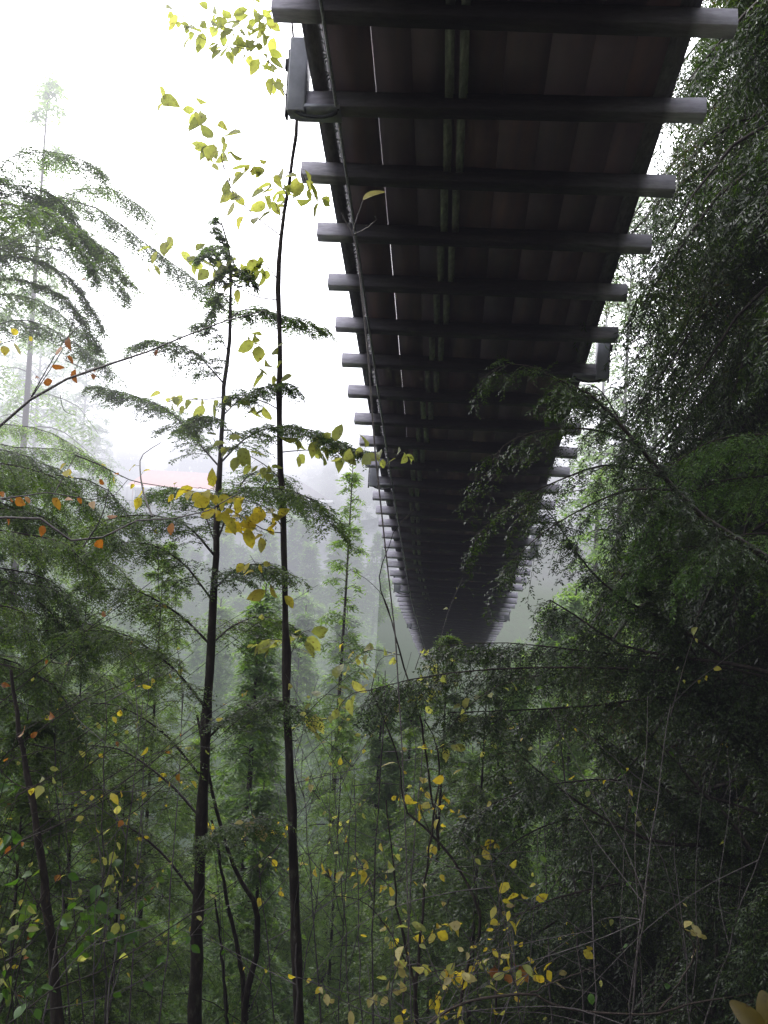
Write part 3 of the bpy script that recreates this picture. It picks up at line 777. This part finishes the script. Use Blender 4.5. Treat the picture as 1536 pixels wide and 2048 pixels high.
# hemlock sapling A (straight dark trunk, left)
tA = thing('hemlock_sapling', 'hemlock sapling with a straight dark trunk, left of the two slender trunks', 'tree', at(385, 2300, 6.2))
wood_part('trunk', tA, [(384, 2300), (390, 2048), (397, 1800), (406, 1600), (416, 1400), (425, 1250), (433, 1080), (441, 900), (452, 750), (461, 620), (461, 520), (442, 445)], .050, .004, 6.2, wob=.0035, q=40)
D = 6.2
A = [([(450, 770), (420, 735), (385, 700), (330, 680), (268, 682)], .006, .14), ([(455, 700), (430, 660), (400, 650)], .004, .12),
     ([(459, 640), (485, 620), (540, 622), (600, 640), (650, 655)], .006, .13), ([(461, 610), (440, 590), (415, 625)], .004, .10),
     ([(461, 560), (478, 540), (500, 560)], .003, .09), ([(455, 500), (430, 490), (410, 500)], .003, .09), ([(459, 530), (440, 545), (425, 560)], .003, .09),
     ([(440, 935), (400, 890), (365, 850), (325, 815), (255, 790), (195, 775)], .007, .16), ([(442, 925), (480, 885), (515, 862), (580, 850), (650, 870), (720, 900)], .007, .15),
     ([(447, 830), (490, 790), (540, 770), (580, 765)], .005, .13), ([(446, 850), (410, 830), (370, 850)], .005, .12),
     ([(433, 1085), (455, 1030), (480, 975), (510, 945), (560, 950), (592, 1010)], .009, .22), ([(436, 1020), (470, 985), (520, 975), (590, 985), (640, 1015), (665, 1060)], .008, .18),
     ([(428, 1110), (380, 1055), (320, 1030), (240, 1030), (170, 1050)], .009, .2), ([(430, 1085), (395, 1000), (350, 975), (300, 985)], .006, .17),
     ([(428, 1180), (470, 1140), (520, 1130), (580, 1150)], .007, .18), ([(424, 1200), (370, 1130), (310, 1090), (230, 1085), (150, 1120)], .009, .24),
     ([(421, 1290), (360, 1230), (270, 1180), (170, 1170)], .010, .26), ([(421, 1290), (470, 1250), (530, 1235), (590, 1260)], .008, .2),
     ([(415, 1420), (340, 1330), (250, 1270), (150, 1260)], .011, .28), ([(412, 1480), (480, 1420), (540, 1400), (600, 1420)], .009, .2),
     ([(408, 1560), (330, 1470), (240, 1410), (130, 1400)], .011, .28), ([(405, 1640), (330, 1560), (230, 1500), (120, 1500)], .011, .28),
     ([(400, 1720), (460, 1650), (530, 1630)], .009, .2), ([(397, 1800), (310, 1690), (210, 1630), (110, 1640)], .011, .28)]
for pts, r, tl in A:
    dd = np.linspace(6.2, 6.2 + rng.uniform(-.7, .9), len(pts))
    branch_part(tA, 'hemlock', [(p[0], p[1], q_) for p, q_ in zip(pts, dd)], r * .85, 'hemlock', tl=tl * 1.35, dens=46, droop=.4, L=.022, W=.009)
mb = MB(); hemlock_limb(MB(), mb, path([(461, 600), (460, 520), (440, 440)], 6.2), .002, tl=.1, dens=50); mb.build('foliage', M['hemlock'], tA)

# ------------------------------------------------------------------ broadleaf sapling B (slender leaning trunk)
tB = thing('alder_sapling', 'slender broadleaf sapling with a dark leaning trunk and yellow-green leaves, right of the straight trunk', 'tree', at(600, 2300, 6.05))
wood_part('trunk', tB, [(603, 2300), (596, 2048), (590, 1800), (583, 1600), (573, 1400), (572, 1250), (567, 1080), (560, 900), (559, 760), (561, 690), (556, 600), (561, 470), (574, 390), (586, 300), (593, 250), (590, 120, 6.3), (575, -40, 6.5)], .034, .005, 6.05, wob=.003, q=48)
DB = 6.05
B = [([(576, 200, 6.2), (552, 150), (532, 110), (518, 80), (490, 50), (430, 20)], 22, 'lime'), ([(545, 130), (500, 100), (440, 90), (395, 70), (350, 20)], 16, 'lime'),
     ([(560, 80), (520, 30), (500, -20)], 10, 'lime'), ([(520, 90), (470, 60), (400, 45)], 12, 'lime'),
     ([(560, 470), (520, 440), (480, 402), (455, 365), (440, 300), (425, 240), (380, 205), (310, 190)], 13, 'lime'), ([(480, 402), (450, 340), (440, 300), (410, 290)], 9, 'lime'),
     ([(572, 385), (550, 360), (530, 330), (500, 320)], 9, 'lime'), ([(580, 330), (600, 340), (625, 390), (650, 400)], 6, 'lime'), ([(563, 440), (548, 400), (530, 380)], 6, 'lime'),
     ([(556, 560), (530, 530), (490, 520), (450, 530)], 8, 'lime'), ([(556, 600), (500, 590), (460, 560), (400, 520), (330, 480), (300, 520)], 14, 'lime'),
     ([(559, 700), (530, 690), (500, 660)], 5, 'lime'), ([(559, 780), (545, 740), (530, 720)], 4, 'lime'), ([(559, 820), (520, 800), (470, 790), (400, 800), (330, 790)], 12, 'lime'),
     ([(556, 870), (600, 868), (650, 885), (690, 900), (725, 905)], 9, 'lime'), ([(556, 905), (620, 900), (700, 905), (760, 905), (805, 905)], 9, 'lime'),
     ([(567, 1060), (540, 1020), (490, 1000), (440, 985), (400, 975)], 12, 'yellow'), ([(567, 1066), (530, 1060), (480, 1030), (430, 1010)], 12, 'yellow'), ([(563, 960), (530, 930), (480, 900), (440, 870)], 9, 'lime'),
     ([(570, 1180), (540, 1170), (500, 1110)], 4, 'yellow'), ([(572, 1280), (540, 1280), (510, 1300)], 6, 'lime'), ([(573, 1330), (600, 1270), (620, 1260)], 5, 'lime'),
     ([(583, 1640), (540, 1630), (495, 1645)], 2, 'pale_leaf'), ([(576, 1470), (640, 1400), (700, 1350), (720, 1340)], 7, 'lime')]
for pts, n, mt in B:
    dd = np.linspace(6.05, 6.05 + rng.uniform(-.55, .35), len(pts))
    pp = [(p[0], p[1], q_) for p, q_ in zip(pts, dd)]
    if pts[0][1] < 250: pp = [(p[0], p[1], 6.35) for p in pts]
    leafy_twig(tB, pp, int(n * (2.1 if pts[0][1] > 250 else 1.7)), .10, mt, r=.0038 if n > 6 else .0026)

# ------------------------------------------------------------------ bare-branched bush with orange leaves, left
tC = thing('vine_maple', 'nearly bare bush, grey branches sweeping in from the left edge with few orange leaves', 'tree', at(-150, 1900, 4.6))
wood_part('trunk', tC, [(-160, 2400), (-150, 1800), (-140, 1300), (-132, 900), (-110, 560), (-135, 330)], .04, .003, 4.6)
D = 4.7
for pts, r, n, mt in (([(-135, 960), (0, 852), (60, 800), (120, 765), (175, 742), (255, 718), (330, 690), (400, 660), (470, 636), (535, 620)], .0095, 2, 'orange'),
                      ([(60, 798), (90, 745), (130, 680), (175, 640), (215, 630)], .0035, 5, 'orange'), ([(60, 800), (130, 690), (150, 620), (155, 560)], .003, 3, 'orange'),
                      ([(-140, 1050), (0, 1036), (70, 1034), (120, 1060), (166, 1094), (230, 1060), (305, 1033), (390, 1040), (430, 1008), (480, 985)], .008, 4, 'orange'),
                      ([(305, 1033), (288, 990), (280, 940), (285, 910), (322, 885)], .0055, 3, 'yellow'), ([(166, 1094), (200, 1040), (215, 990), (222, 940)], .004, 3, 'orange'),
                      ([(-140, 1010), (-20, 1000), (60, 990), (110, 985), (175, 1000), (240, 985), (255, 960)], .005, 10, 'orange'), ([(110, 985), (140, 930), (160, 900)], .003, 5, 'yellow'),
                      ([(150, 910), (200, 930), (260, 960), (310, 970), (400, 985)], .0035, 7, 'yellow'), ([(130, 720), (190, 750), (230, 790)], .0025, 2, 'orange'), ([(120, 790), (128, 820), (150, 830), (152, 815)], .002, 0, 'orange'),
                      ([(-140, 820), (-20, 700), (30, 680), (60, 660)], .004, 12, 'yellow')):
    dd = np.linspace(4.7, 4.7 + rng.uniform(-.3, .5), len(pts))
    leafy_twig(tC, [(p[0], p[1], q_) for p, q_ in zip(pts, dd)], int(math.ceil(n * .8)), .058, mt, r=r, wood='twig_grey')

# slanting dark stems of a thicket, lower left
tD = thing('thicket_shrub', 'thin dark slanting stems with small yellow and brown leaves in the lower left corner', 'shrub', at(-120, 2100, 5))
for i in range(30):
    x0 = rng.uniform(-220, 120); y0 = rng.uniform(1500, 2080); ln = rng.uniform(260, 560); sl_ = rng.uniform(.55, .95)
    d0 = rng.uniform(4.4, 6.2); c = rng.uniform(-30, 30)
    pts = [(x0 - 140, 2380, d0 - .1), (x0, y0, d0), (x0 + ln * .35, y0 - ln * .35 * sl_ + c, d0), (x0 + ln * .7, y0 - ln * .7 * sl_ + c * 1.2, d0 + .2), (x0 + ln, y0 - ln * sl_, d0 + .3)]
    leafy_twig(tD, pts, int(rng.integers(2, 7)), .05, ['yellow', 'orange', 'lime'][i % 3], r=rng.uniform(.003, .0065), wood='bark', s0=.3)

# short dark trunk, bottom left
tE = thing('alder_tree', 'stout dark trunk rising at the bottom left corner with green leaves around it', 'tree', at(112, 2300, 5.2))
wood_part('trunk', tE, [(118, 2300), (116, 2048), (108, 1930), (98, 1840), (80, 1700), (50, 1520), (20, 1340)], .040, .008, 5.2)
for pts, n in (([(100, 1850), (60, 1780), (30, 1720), (20, 1640)], 9), ([(108, 1930), (150, 1850), (190, 1780), (230, 1740)], 9), ([(60, 1580), (20, 1560), (-30, 1500)], 9), ([(90, 1780), (60, 1840), (30, 1900), (10, 1990)], 9), ([(105, 1900), (170, 1870), (215, 1880), (270, 1860)], 8)):
    leafy_twig(tE, pts, n, .085, 'green', d=5.1, r=.004)

# stems to the right of the straight trunk
tF = thing('alder_tree', 'crooked double-stemmed dark sapling between the two slender trunks at the bottom', 'tree', at(480, 2300, 6.8))
wood_part('trunk', tF, [(478, 2300), (487, 2048), (505, 1940), (517, 1870), (508, 1800), (482, 1760), (455, 1700), (430, 1610), (412, 1520), (395, 1430)], .028, .007, 6.8)
wood_part('trunk', tF, [(492, 2040), (476, 1900), (455, 1810), (440, 1720), (425, 1640)], .020, .007, 6.9)
wood_part('trunk', tF, [(455, 2100), (450, 1980), (440, 1880), (430, 1790)], .014, .006, 7.1)
for pts, n in (([(455, 1700), (520, 1660), (560, 1650)], 5), ([(440, 1720), (400, 1600), (340, 1540)], 7), ([(510, 1830), (570, 1760), (640, 1700)], 5), ([(500, 2020), (550, 1900), (620, 1760), (640, 1720)], 3)):
    leafy_twig(tF, pts, n, .075, 'yellow', d=6.8, r=.004, wood='twig_grey')

# ------------------------------------------------------------------ shrubs with yellow leaves, bottom centre
tG = thing('salmonberry_shrub', 'thin-stemmed shrub with scattered yellow leaves at bottom centre below the bridge', 'shrub', at(850, 2300, 5.6))
for pts, r in (([(842, 2300), (834, 2048), (822, 1950), (806, 1870), (788, 1780), (785, 1700), (770, 1600)], .013), ([(838, 2200), (832, 2000), (838, 1900), (850, 1760), (866, 1650), (878, 1560), (872, 1490), (850, 1440)], .011),
               ([(900, 2300), (915, 2048), (935, 1930), (962, 1840), (920, 1740), (860, 1665), (812, 1620), (795, 1520), (770, 1440), (742, 1380)], .012), ([(962, 1840), (950, 1760), (945, 1690)], .005), ([(985, 2300), (990, 2048), (992, 1960), (985, 1850)], .010),
               ([(992, 1960), (1040, 1890), (1100, 1850), (1180, 1800), (1260, 1765)], .009), ([(820, 1940), (770, 1850), (720, 1800), (640, 1790)], .005)):
    wood_part('stem', tG, pts, r, r * .3, 5.6, n=6)
for pts, n, mt in (([(800, 1620), (800, 1560), (805, 1510)], 6, 'yellow'), ([(866, 1650), (880, 1600), (900, 1560)], 6, 'yellow'), ([(872, 1500), (890, 1490), (910, 1480)], 5, 'lime'), ([(850, 1760), (870, 1690), (880, 1640)], 6, 'yellow'),
                   ([(788, 1780), (740, 1740), (690, 1740)], 7, 'yellow'), ([(822, 1900), (790, 1880), (770, 1840)], 7, 'yellow'), ([(838, 1900), (870, 1860), (930, 1840)], 8, 'yellow'), ([(834, 2000), (800, 1980), (740, 1990)], 7, 'pale_leaf'),
                   ([(850, 1980), (900, 1950), (960, 1930), (1040, 1940)], 12, 'yellow'), ([(838, 2040), (880, 1990), (920, 1970)], 8, 'yellow'), ([(945, 1700), (980, 1690), (1000, 1680)], 7, 'yellow'), ([(860, 1665), (840, 1610), (850, 1550)], 6, 'yellow'),
                   ([(770, 1440), (800, 1400), (850, 1380), (900, 1360)], 9, 'lime'), ([(742, 1380), (700, 1390), (650, 1440), (600, 1440)], 9, 'lime'), ([(742, 1380), (760, 1320), (790, 1310)], 6, 'lime'),
                   ([(640, 1600), (620, 1570), (625, 1540)], 2, 'pale_leaf'), ([(870, 1500), (930, 1420), (1000, 1370), (1080, 1350)], 7, 'lime'), ([(985, 1900), (1000, 1940), (1040, 1930)], 8, 'orange')):
    leafy_twig(tG, pts, int(n * 1.3), .068, mt, d=5.6 + rng.uniform(-.3, .4), r=.003)
tH = thing('salmonberry_shrub', 'dark slanting stem with lime leaf sprays before the lowest part of the bridge', 'shrub', at(860, 1700, 6.4))
wood_part('stem', tH, [(880, 1700), (840, 1440), (810, 1340), (780, 1230), (758, 1165), (768, 1120), (790, 1060), (830, 1020)], .009, .002, 6.4, n=6)
for pts, n in (([(790, 1270), (770, 1200), (735, 1160), (700, 1140)], 0), ([(840, 1440), (850, 1370), (870, 1310), (885, 1275)], 8), ([(860, 1400), (880, 1330), (905, 1300)], 7), ([(830, 1340), (840, 1310), (850, 1290)], 4), ([(800, 1310), (740, 1300), (690, 1330)], 7)):
    leafy_twig(tH, pts, n, .075, 'lime', d=6.3, r=.003)
tI = thing('vine_maple', 'low reddish arching bare branch crossing the bottom right of the thicket', 'shrub', at(840, 2100, 4.8))
for pts, r in (([(800, 2120), (870, 2035), (950, 2000), (1020, 1990), (1060, 1985), (1110, 2010), (1180, 2025), (1260, 2028), (1320, 2025), (1420, 2000), (1560, 1980)], .008), ([(1060, 1985), (1120, 1960), (1200, 1930)], .004), ([(1320, 2020), (1370, 1950), (1390, 1900), (1360, 1850), (1290, 1780), (1250, 1720)], .0045)):
    wood_part('branch', tI, pts, r, r * .4, 4.8, n=6, mat='twig')
leafy_twig(tI, [(1400, 1900), (1390, 1850), (1370, 1810)], 8, .06, 'pale_leaf', d=4.8)
M['dull_leaf'] = leaf_mat('dull_brown_yellow_leaf', [(0, (.05, .042, .006)), (1, (.085, .06, .008))], trans=.3, clump=9, spots=True, tint=(1.1, 1, .6))
mb = MB(); a, b = at(1530, 2075, 2.2), at(1470, 1985, 2.2); broadleaf(mb, [a], [b - a], [(.2, -.8, .5)], [.10], [.06]); lf = mb.build('leaf', M['dull_leaf'], tI, smooth=True); sm_ = lf.modifiers.new('smooth', 'SUBSURF'); sm_.levels = sm_.render_levels = 2
mb = MB(); a, b = at(1545, 2090, 2.25), at(1530, 1970, 2.25); broadleaf(mb, [a], [b - a], [(-.2, -.8, .5)], [.11], [.06]); lf = mb.build('leaf', M['dull_leaf'], tI, smooth=True); sm_ = lf.modifiers.new('smooth', 'SUBSURF'); sm_.levels = sm_.render_levels = 2

# ------------------------------------------------------------------ right side: big dark cedars
ced = [Proto(dict(h=15, r0=.20, lmax=lm_, nl=nl_, tl=.6, L=.05, W=.013, k1=34, k2=10, droop=.6, base=.02, m1=8, m2=10, prof=.5, hang=.45, gaps=.3, twigwood=.0025, up=.1, spread=.5), 'bark', cm_)
       for lm_, nl_, cm_ in ((2.2, 240, 'cedar'), (1.8, 210, 'cedar_light'))]
def put_at(proto, px, d, ztop, h, label, name='cedar_tree', group=None):
    p = at(px, 1000, d)
    return proto.put(name, (p[0], p[1], ztop - h), rng.uniform(0, 6.28), h, label, group)
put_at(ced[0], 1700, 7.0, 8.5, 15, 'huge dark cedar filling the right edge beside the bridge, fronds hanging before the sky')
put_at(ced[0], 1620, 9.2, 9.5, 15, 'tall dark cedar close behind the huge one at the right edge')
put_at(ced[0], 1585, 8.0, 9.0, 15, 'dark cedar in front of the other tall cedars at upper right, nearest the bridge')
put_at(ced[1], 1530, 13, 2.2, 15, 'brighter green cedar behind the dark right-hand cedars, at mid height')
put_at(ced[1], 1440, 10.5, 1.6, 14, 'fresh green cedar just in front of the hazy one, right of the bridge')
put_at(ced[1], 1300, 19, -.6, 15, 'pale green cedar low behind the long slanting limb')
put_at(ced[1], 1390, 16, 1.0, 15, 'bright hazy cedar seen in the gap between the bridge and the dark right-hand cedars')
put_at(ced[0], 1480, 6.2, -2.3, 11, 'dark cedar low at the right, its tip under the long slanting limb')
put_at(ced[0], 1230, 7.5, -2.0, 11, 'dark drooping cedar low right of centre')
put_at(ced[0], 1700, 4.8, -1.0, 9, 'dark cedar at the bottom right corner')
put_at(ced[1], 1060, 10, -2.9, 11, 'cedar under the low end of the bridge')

tR = thing('cedar_tree', 'cedar beyond the right edge, its long slanting limbs and drooping fronds crossing the bridge', 'tree', at(1800, 2000, 5.8))
wood_part('trunk', tR, [(1800, 2500), (1790, 1500), (1780, 900), (1770, 300), (1760, -900), (1755, -2200)], .15, .008, 5.8)
R = [([(1785, 1560), (1536, 1470), (1420, 1380), (1330, 1240), (1280, 1160)], .012, .2, 'cedar'), ([(1785, 1850), (1560, 1760), (1400, 1640), (1290, 1540), (1200, 1470)], .013, .22, 'cedar'), ([(1785, 1020), (1600, 960), (1450, 960), (1340, 1010), (1270, 1080)], .009, .3, 'cedar_mid'), ([(1785, 1140), (1640, 1080), (1480, 1070), (1380, 1130)], .009, .3, 'cedar_mid'), ([(1785, 1420), (1450, 1335), (1200, 1305), (1000, 1285), (880, 1292)], .010, .3, 'cedar'), ([(1785, 1290), (1536, 1118), (1400, 1030), (1330, 955), (1250, 860), (1185, 792), (1120, 760)], .028, .30, 'cedar'), ([(1250, 860), (1170, 800), (1080, 740), (1010, 730), (960, 760)], .009, .34, 'cedar_lacy'),
     ([(1280, 890), (1190, 860), (1090, 860), (1010, 890), (960, 960)], .009, .36, 'cedar_lacy'), ([(1330, 955), (1220, 930), (1120, 960), (1020, 1010), (950, 1070)], .009, .36, 'cedar_lacy'), ([(1350, 980), (1260, 980), (1180, 1010), (1080, 1070), (1000, 1150)], .008, .34, 'cedar_lacy'),
     ([(1250, 860), (1200, 780), (1160, 770), (1110, 790)], .006, .25, 'cedar'),
     ([(1785, 1450), (1536, 1345), (1400, 1320), (1300, 1305), (1230, 1285), (1165, 1240), (1100, 1200)], .020, .3, 'cedar'), ([(1440, 1310), (1340, 1245), (1250, 1200), (1180, 1140), (1130, 1070), (1095, 1020), (1060, 985)], .012, .25, 'cedar'),
     ([(1700, 1720), (1536, 1560), (1440, 1400), (1370, 1270), (1340, 1160), (1318, 1060), (1300, 980)], .014, .25, 'cedar'), ([(1785, 1690), (1536, 1686), (1400, 1690), (1320, 1685), (1240, 1655), (1150, 1600), (1080, 1545), (1030, 1500)], .018, .33, 'cedar'),
     ([(1400, 1690), (1480, 1650), (1536, 1630)], .006, .2, 'cedar'), ([(1780, 1600), (1536, 1420), (1380, 1390), (1200, 1410), (1040, 1420), (900, 1425)], .012, .3, 'cedar'), ([(1780, 1480), (1500, 1370), (1300, 1340), (1100, 1335), (960, 1340), (840, 1355), (740, 1380)], .012, .3, 'cedar'),
     ([(1500, 1700), (1460, 1640), (1400, 1580), (1340, 1510), (1280, 1450), (1230, 1400)], .014, .2, 'cedar'), ([(1780, 1250), (1500, 1100), (1400, 1090), (1320, 1110), (1240, 1160)], .009, .3, 'cedar_mid'),
     ([(1780, 900), (1560, 870), (1430, 880), (1340, 930)], .010, .36, 'cedar_mid'), ([(1780, 1900), (1500, 1780), (1300, 1760), (1100, 1800), (990, 1860)], .012, .33, 'cedar'),
     ([(1780, 1760), (1500, 1620), (1250, 1560), (1050, 1580), (930, 1640)], .012, .33, 'cedar'), ([(1240, 1655), (1130, 1640), (1020, 1690), (960, 1760)], .008, .3, 'cedar')]
for pts, r, tl, mt in R:
    d0 = rng.uniform(5.4, 6.0); d0 -= .5 * (r > .025); dd = np.linspace(5.8 - .5 * (r > .025), d0, len(pts)) if pts[0][0] > 1600 else np.full(len(pts), d0)
    branch_part(tR, 'cedar', [(p[0], p[1], q_) for p, q_ in zip(pts, dd)], r, mt.replace('_lacy', ''), tl=tl, dens=11 if 'lacy' in mt else 24, hang=.2 if 'lacy' in mt else .35, L=.024, W=.009, s0=.25 if pts[0][0] > 1600 else .08)

# twigs poking out under the near end of the bridge
tK = thing('dead_twig', 'forked dry twig with one curled yellow leaf in front of the bridge deck', 'twig', at(700, 500, 4.2))
for pts, r in (([(716, 520), (706, 470), (690, 440), (683, 425)], .003), ([(706, 470), (735, 455), (752, 440), (750, 432)], .003), ([(704, 468), (712, 440), (724, 408), (727, 400)], .0018), ([(716, 520), (735, 700), (760, 1000), (800, 1400), (830, 2300)], .004)):
    wood_part('stem', tK, pts, r, r * .6, 4.2, n=5, mat='twig_grey', q=10, wob=.001)
mb = MB(); a, b = at(724, 402, 4.2), at(772, 372, 4.2); broadleaf(mb, [a], [b - a], [(.3, -.6, .7)], [.115], [.045]); lf = mb.build('leaf', M['pale_leaf'], tK, smooth=True); sm_ = lf.modifiers.new('smooth', 'SUBSURF'); sm_.levels = sm_.render_levels = 2

single(yh[1], 900, 1262, 9.0, 'young hemlock whose dark tip stands just under the lowest part of the bridge', 'hemlock_tree', h=6)
single(yh[1], 980, 1285, 8.0, 'young hemlock right of the one under the lowest part of the bridge', 'hemlock_tree', h=6)
def thicket(name, label, n, xr, yr, dr, mats, nl=(2, 6), L=.042, lean=.3, ln=(120, 330), wood='twig_grey', grp=None):
    x0, y0 = sum(xr) / 2, yr[1]
    t = thing(name, label, 'shrub', at(x0, 2300, sum(dr) / 2))
    m = max(4, n // 5); stems = []
    for i in range(m):
        xe = xr[0] + (xr[1] - xr[0]) * (i + rng.random()) / m; ye = yr[0] + (yr[1] - yr[0]) * .45 * rng.random(); d = rng.uniform(*dr)
        xb = x0 + (xe - x0) * .45 + rng.normal(0, 30); xm = xb + (xe - xb) * .35 + rng.normal(0, 25)
        st = [(xb, 2380, d), (xm, (2380 + ye) / 2 + 60, d + rng.normal(0, .15)), (xe, ye, d + rng.normal(0, .25))]
        r_ = rng.uniform(.005, .009)
        wood_part('stem', t, st, r_, r_ * .3, n=5, mat=wood, q=16, wob=.006)
        stems.append(spl(np.array(st, float), 40))
    for i in range(n):
        st = stems[int(rng.integers(0, m))]; c_ = st[(st[:, 1] < yr[1] + 60)]; c_ = c_ if len(c_) else st[-5:]
        x, y, d = c_[int(rng.integers(0, len(c_)))]; l = rng.uniform(*ln); a = rng.normal(lean, .75)
        p = [(x, y, d)]; dz = rng.normal(0, .08)
        for k in range(4):
            a += rng.normal(0, .16); p.append((p[-1][0] + l / 4 * math.sin(a), p[-1][1] - l / 4 * math.cos(a), d + dz * (k + 1)))
        leafy_twig(t, p, int(rng.integers(*nl)), L, mats[i % len(mats)], r=rng.uniform(.0016, .0035), wood=wood, s0=.25)
    return t
thicket('huckleberry_shrub', 'fine-twigged shrub with many small yellow leaves, left of the straight trunk', 34, (60, 400), (1250, 1900), (5.2, 6.0), ['yellow', 'lime', 'yellow', 'lime'])
thicket('huckleberry_shrub', 'fine-twigged shrub with small lime leaves between the leaning trunk and the bridge end', 26, (600, 860), (1330, 1800), (5.6, 6.8), ['lime', 'yellow', 'lime'])
thicket('huckleberry_shrub', 'bright yellow-leaved low shrub at the bottom centre edge of the picture', 26, (700, 1080), (1850, 2100), (4.8, 5.6), ['yellow', 'yellow', 'lime', 'pale_leaf'], nl=(3, 9), L=.058)
thicket('huckleberry_shrub', 'dim shrub with scattered yellowish leaves under the long limbs at lower right', 26, (1000, 1460), (1400, 1800), (5.0, 6.4), ['lime', 'green', 'yellow'], lean=-.4)
thicket('huckleberry_shrub', 'green-leaved low shrub in the bottom left corner', 20, (-20, 330), (1650, 2100), (4.6, 5.4), ['green', 'green', 'lime'], nl=(3, 9), L=.058)
thicket('huckleberry_shrub', 'tangle of nearly leafless grey twigs at the bottom, between the two slender trunks', 26, (400, 720), (1550, 2080), (6.0, 7.2), ['yellow', 'green'], nl=(0, 4), ln=(200, 450))
thicket('huckleberry_shrub', 'tangle of dark leafless twigs in front of the cedars at the bottom right', 26, (950, 1560), (1500, 2080), (4.6, 5.6), ['green', 'lime'], nl=(0, 3), ln=(250, 500), lean=-.6)

# ferns and low green growth on the near slope
mb = MB()
for k in range(420):
    y = rng.uniform(1.5, 26); x = rng.uniform(-.5, .5) * y + rng.normal(0, .6)
    z = float(ground_z(x, y)); nf = 9
    az = rng.uniform(0, 6.28) + np.arange(nf) * 6.28 / nf; l = rng.uniform(.4, .9)
    u = np.linspace(0, 1, 5)[None, :, None]
    P = np.array([x, y, z])[None, None] + np.stack([np.cos(az), np.sin(az), az * 0], -1)[:, None] * l * u * .8
    P[..., 2] += l * (1.1 * u[..., 0] - .9 * u[..., 0] ** 2)
    needles(mb, P, 26, .12 * l + .03, .03, spread=1.6, jit=.15)
o = mb.build('fern_cover', M['green']); o['kind'] = 'stuff'; o['label'] = 'green ferns covering the forest slope'; o['category'] = 'fern'

# near bank's unseen forest, placed behind and right of the viewpoint to block skylight
for k, (x, y, hh) in enumerate(((2.5, -7, 17), (7, -8, 20), (6.5, -2, 17), (12, -3, 20), (12, 5, 20), (1, -13, 22))):
    ced[0].put('cedar_tree', (x, y, float(ground_z(x, y)) - .2), k * 1.3, hh, 'dark cedar of the near bank outside the picture, behind the viewpoint', 'cedars of the near bank')

# ------------------------------------------------------------------ render settings
S.view_settings.view_transform = 'Standard'; S.view_settings.look = 'None'
S.view_settings.exposure = 0; S.view_settings.gamma = 1
S.render.engine = 'CYCLES'
cy = S.cycles
cy.max_bounces = 6; cy.diffuse_bounces = 3; cy.glossy_bounces = 2; cy.transmission_bounces = 4; cy.transparent_max_bounces = 48; cy.volume_bounces = 0
cy.use_denoising = True
try: cy.denoiser = 'OPENIMAGEDENOISE'
except Exception: pass
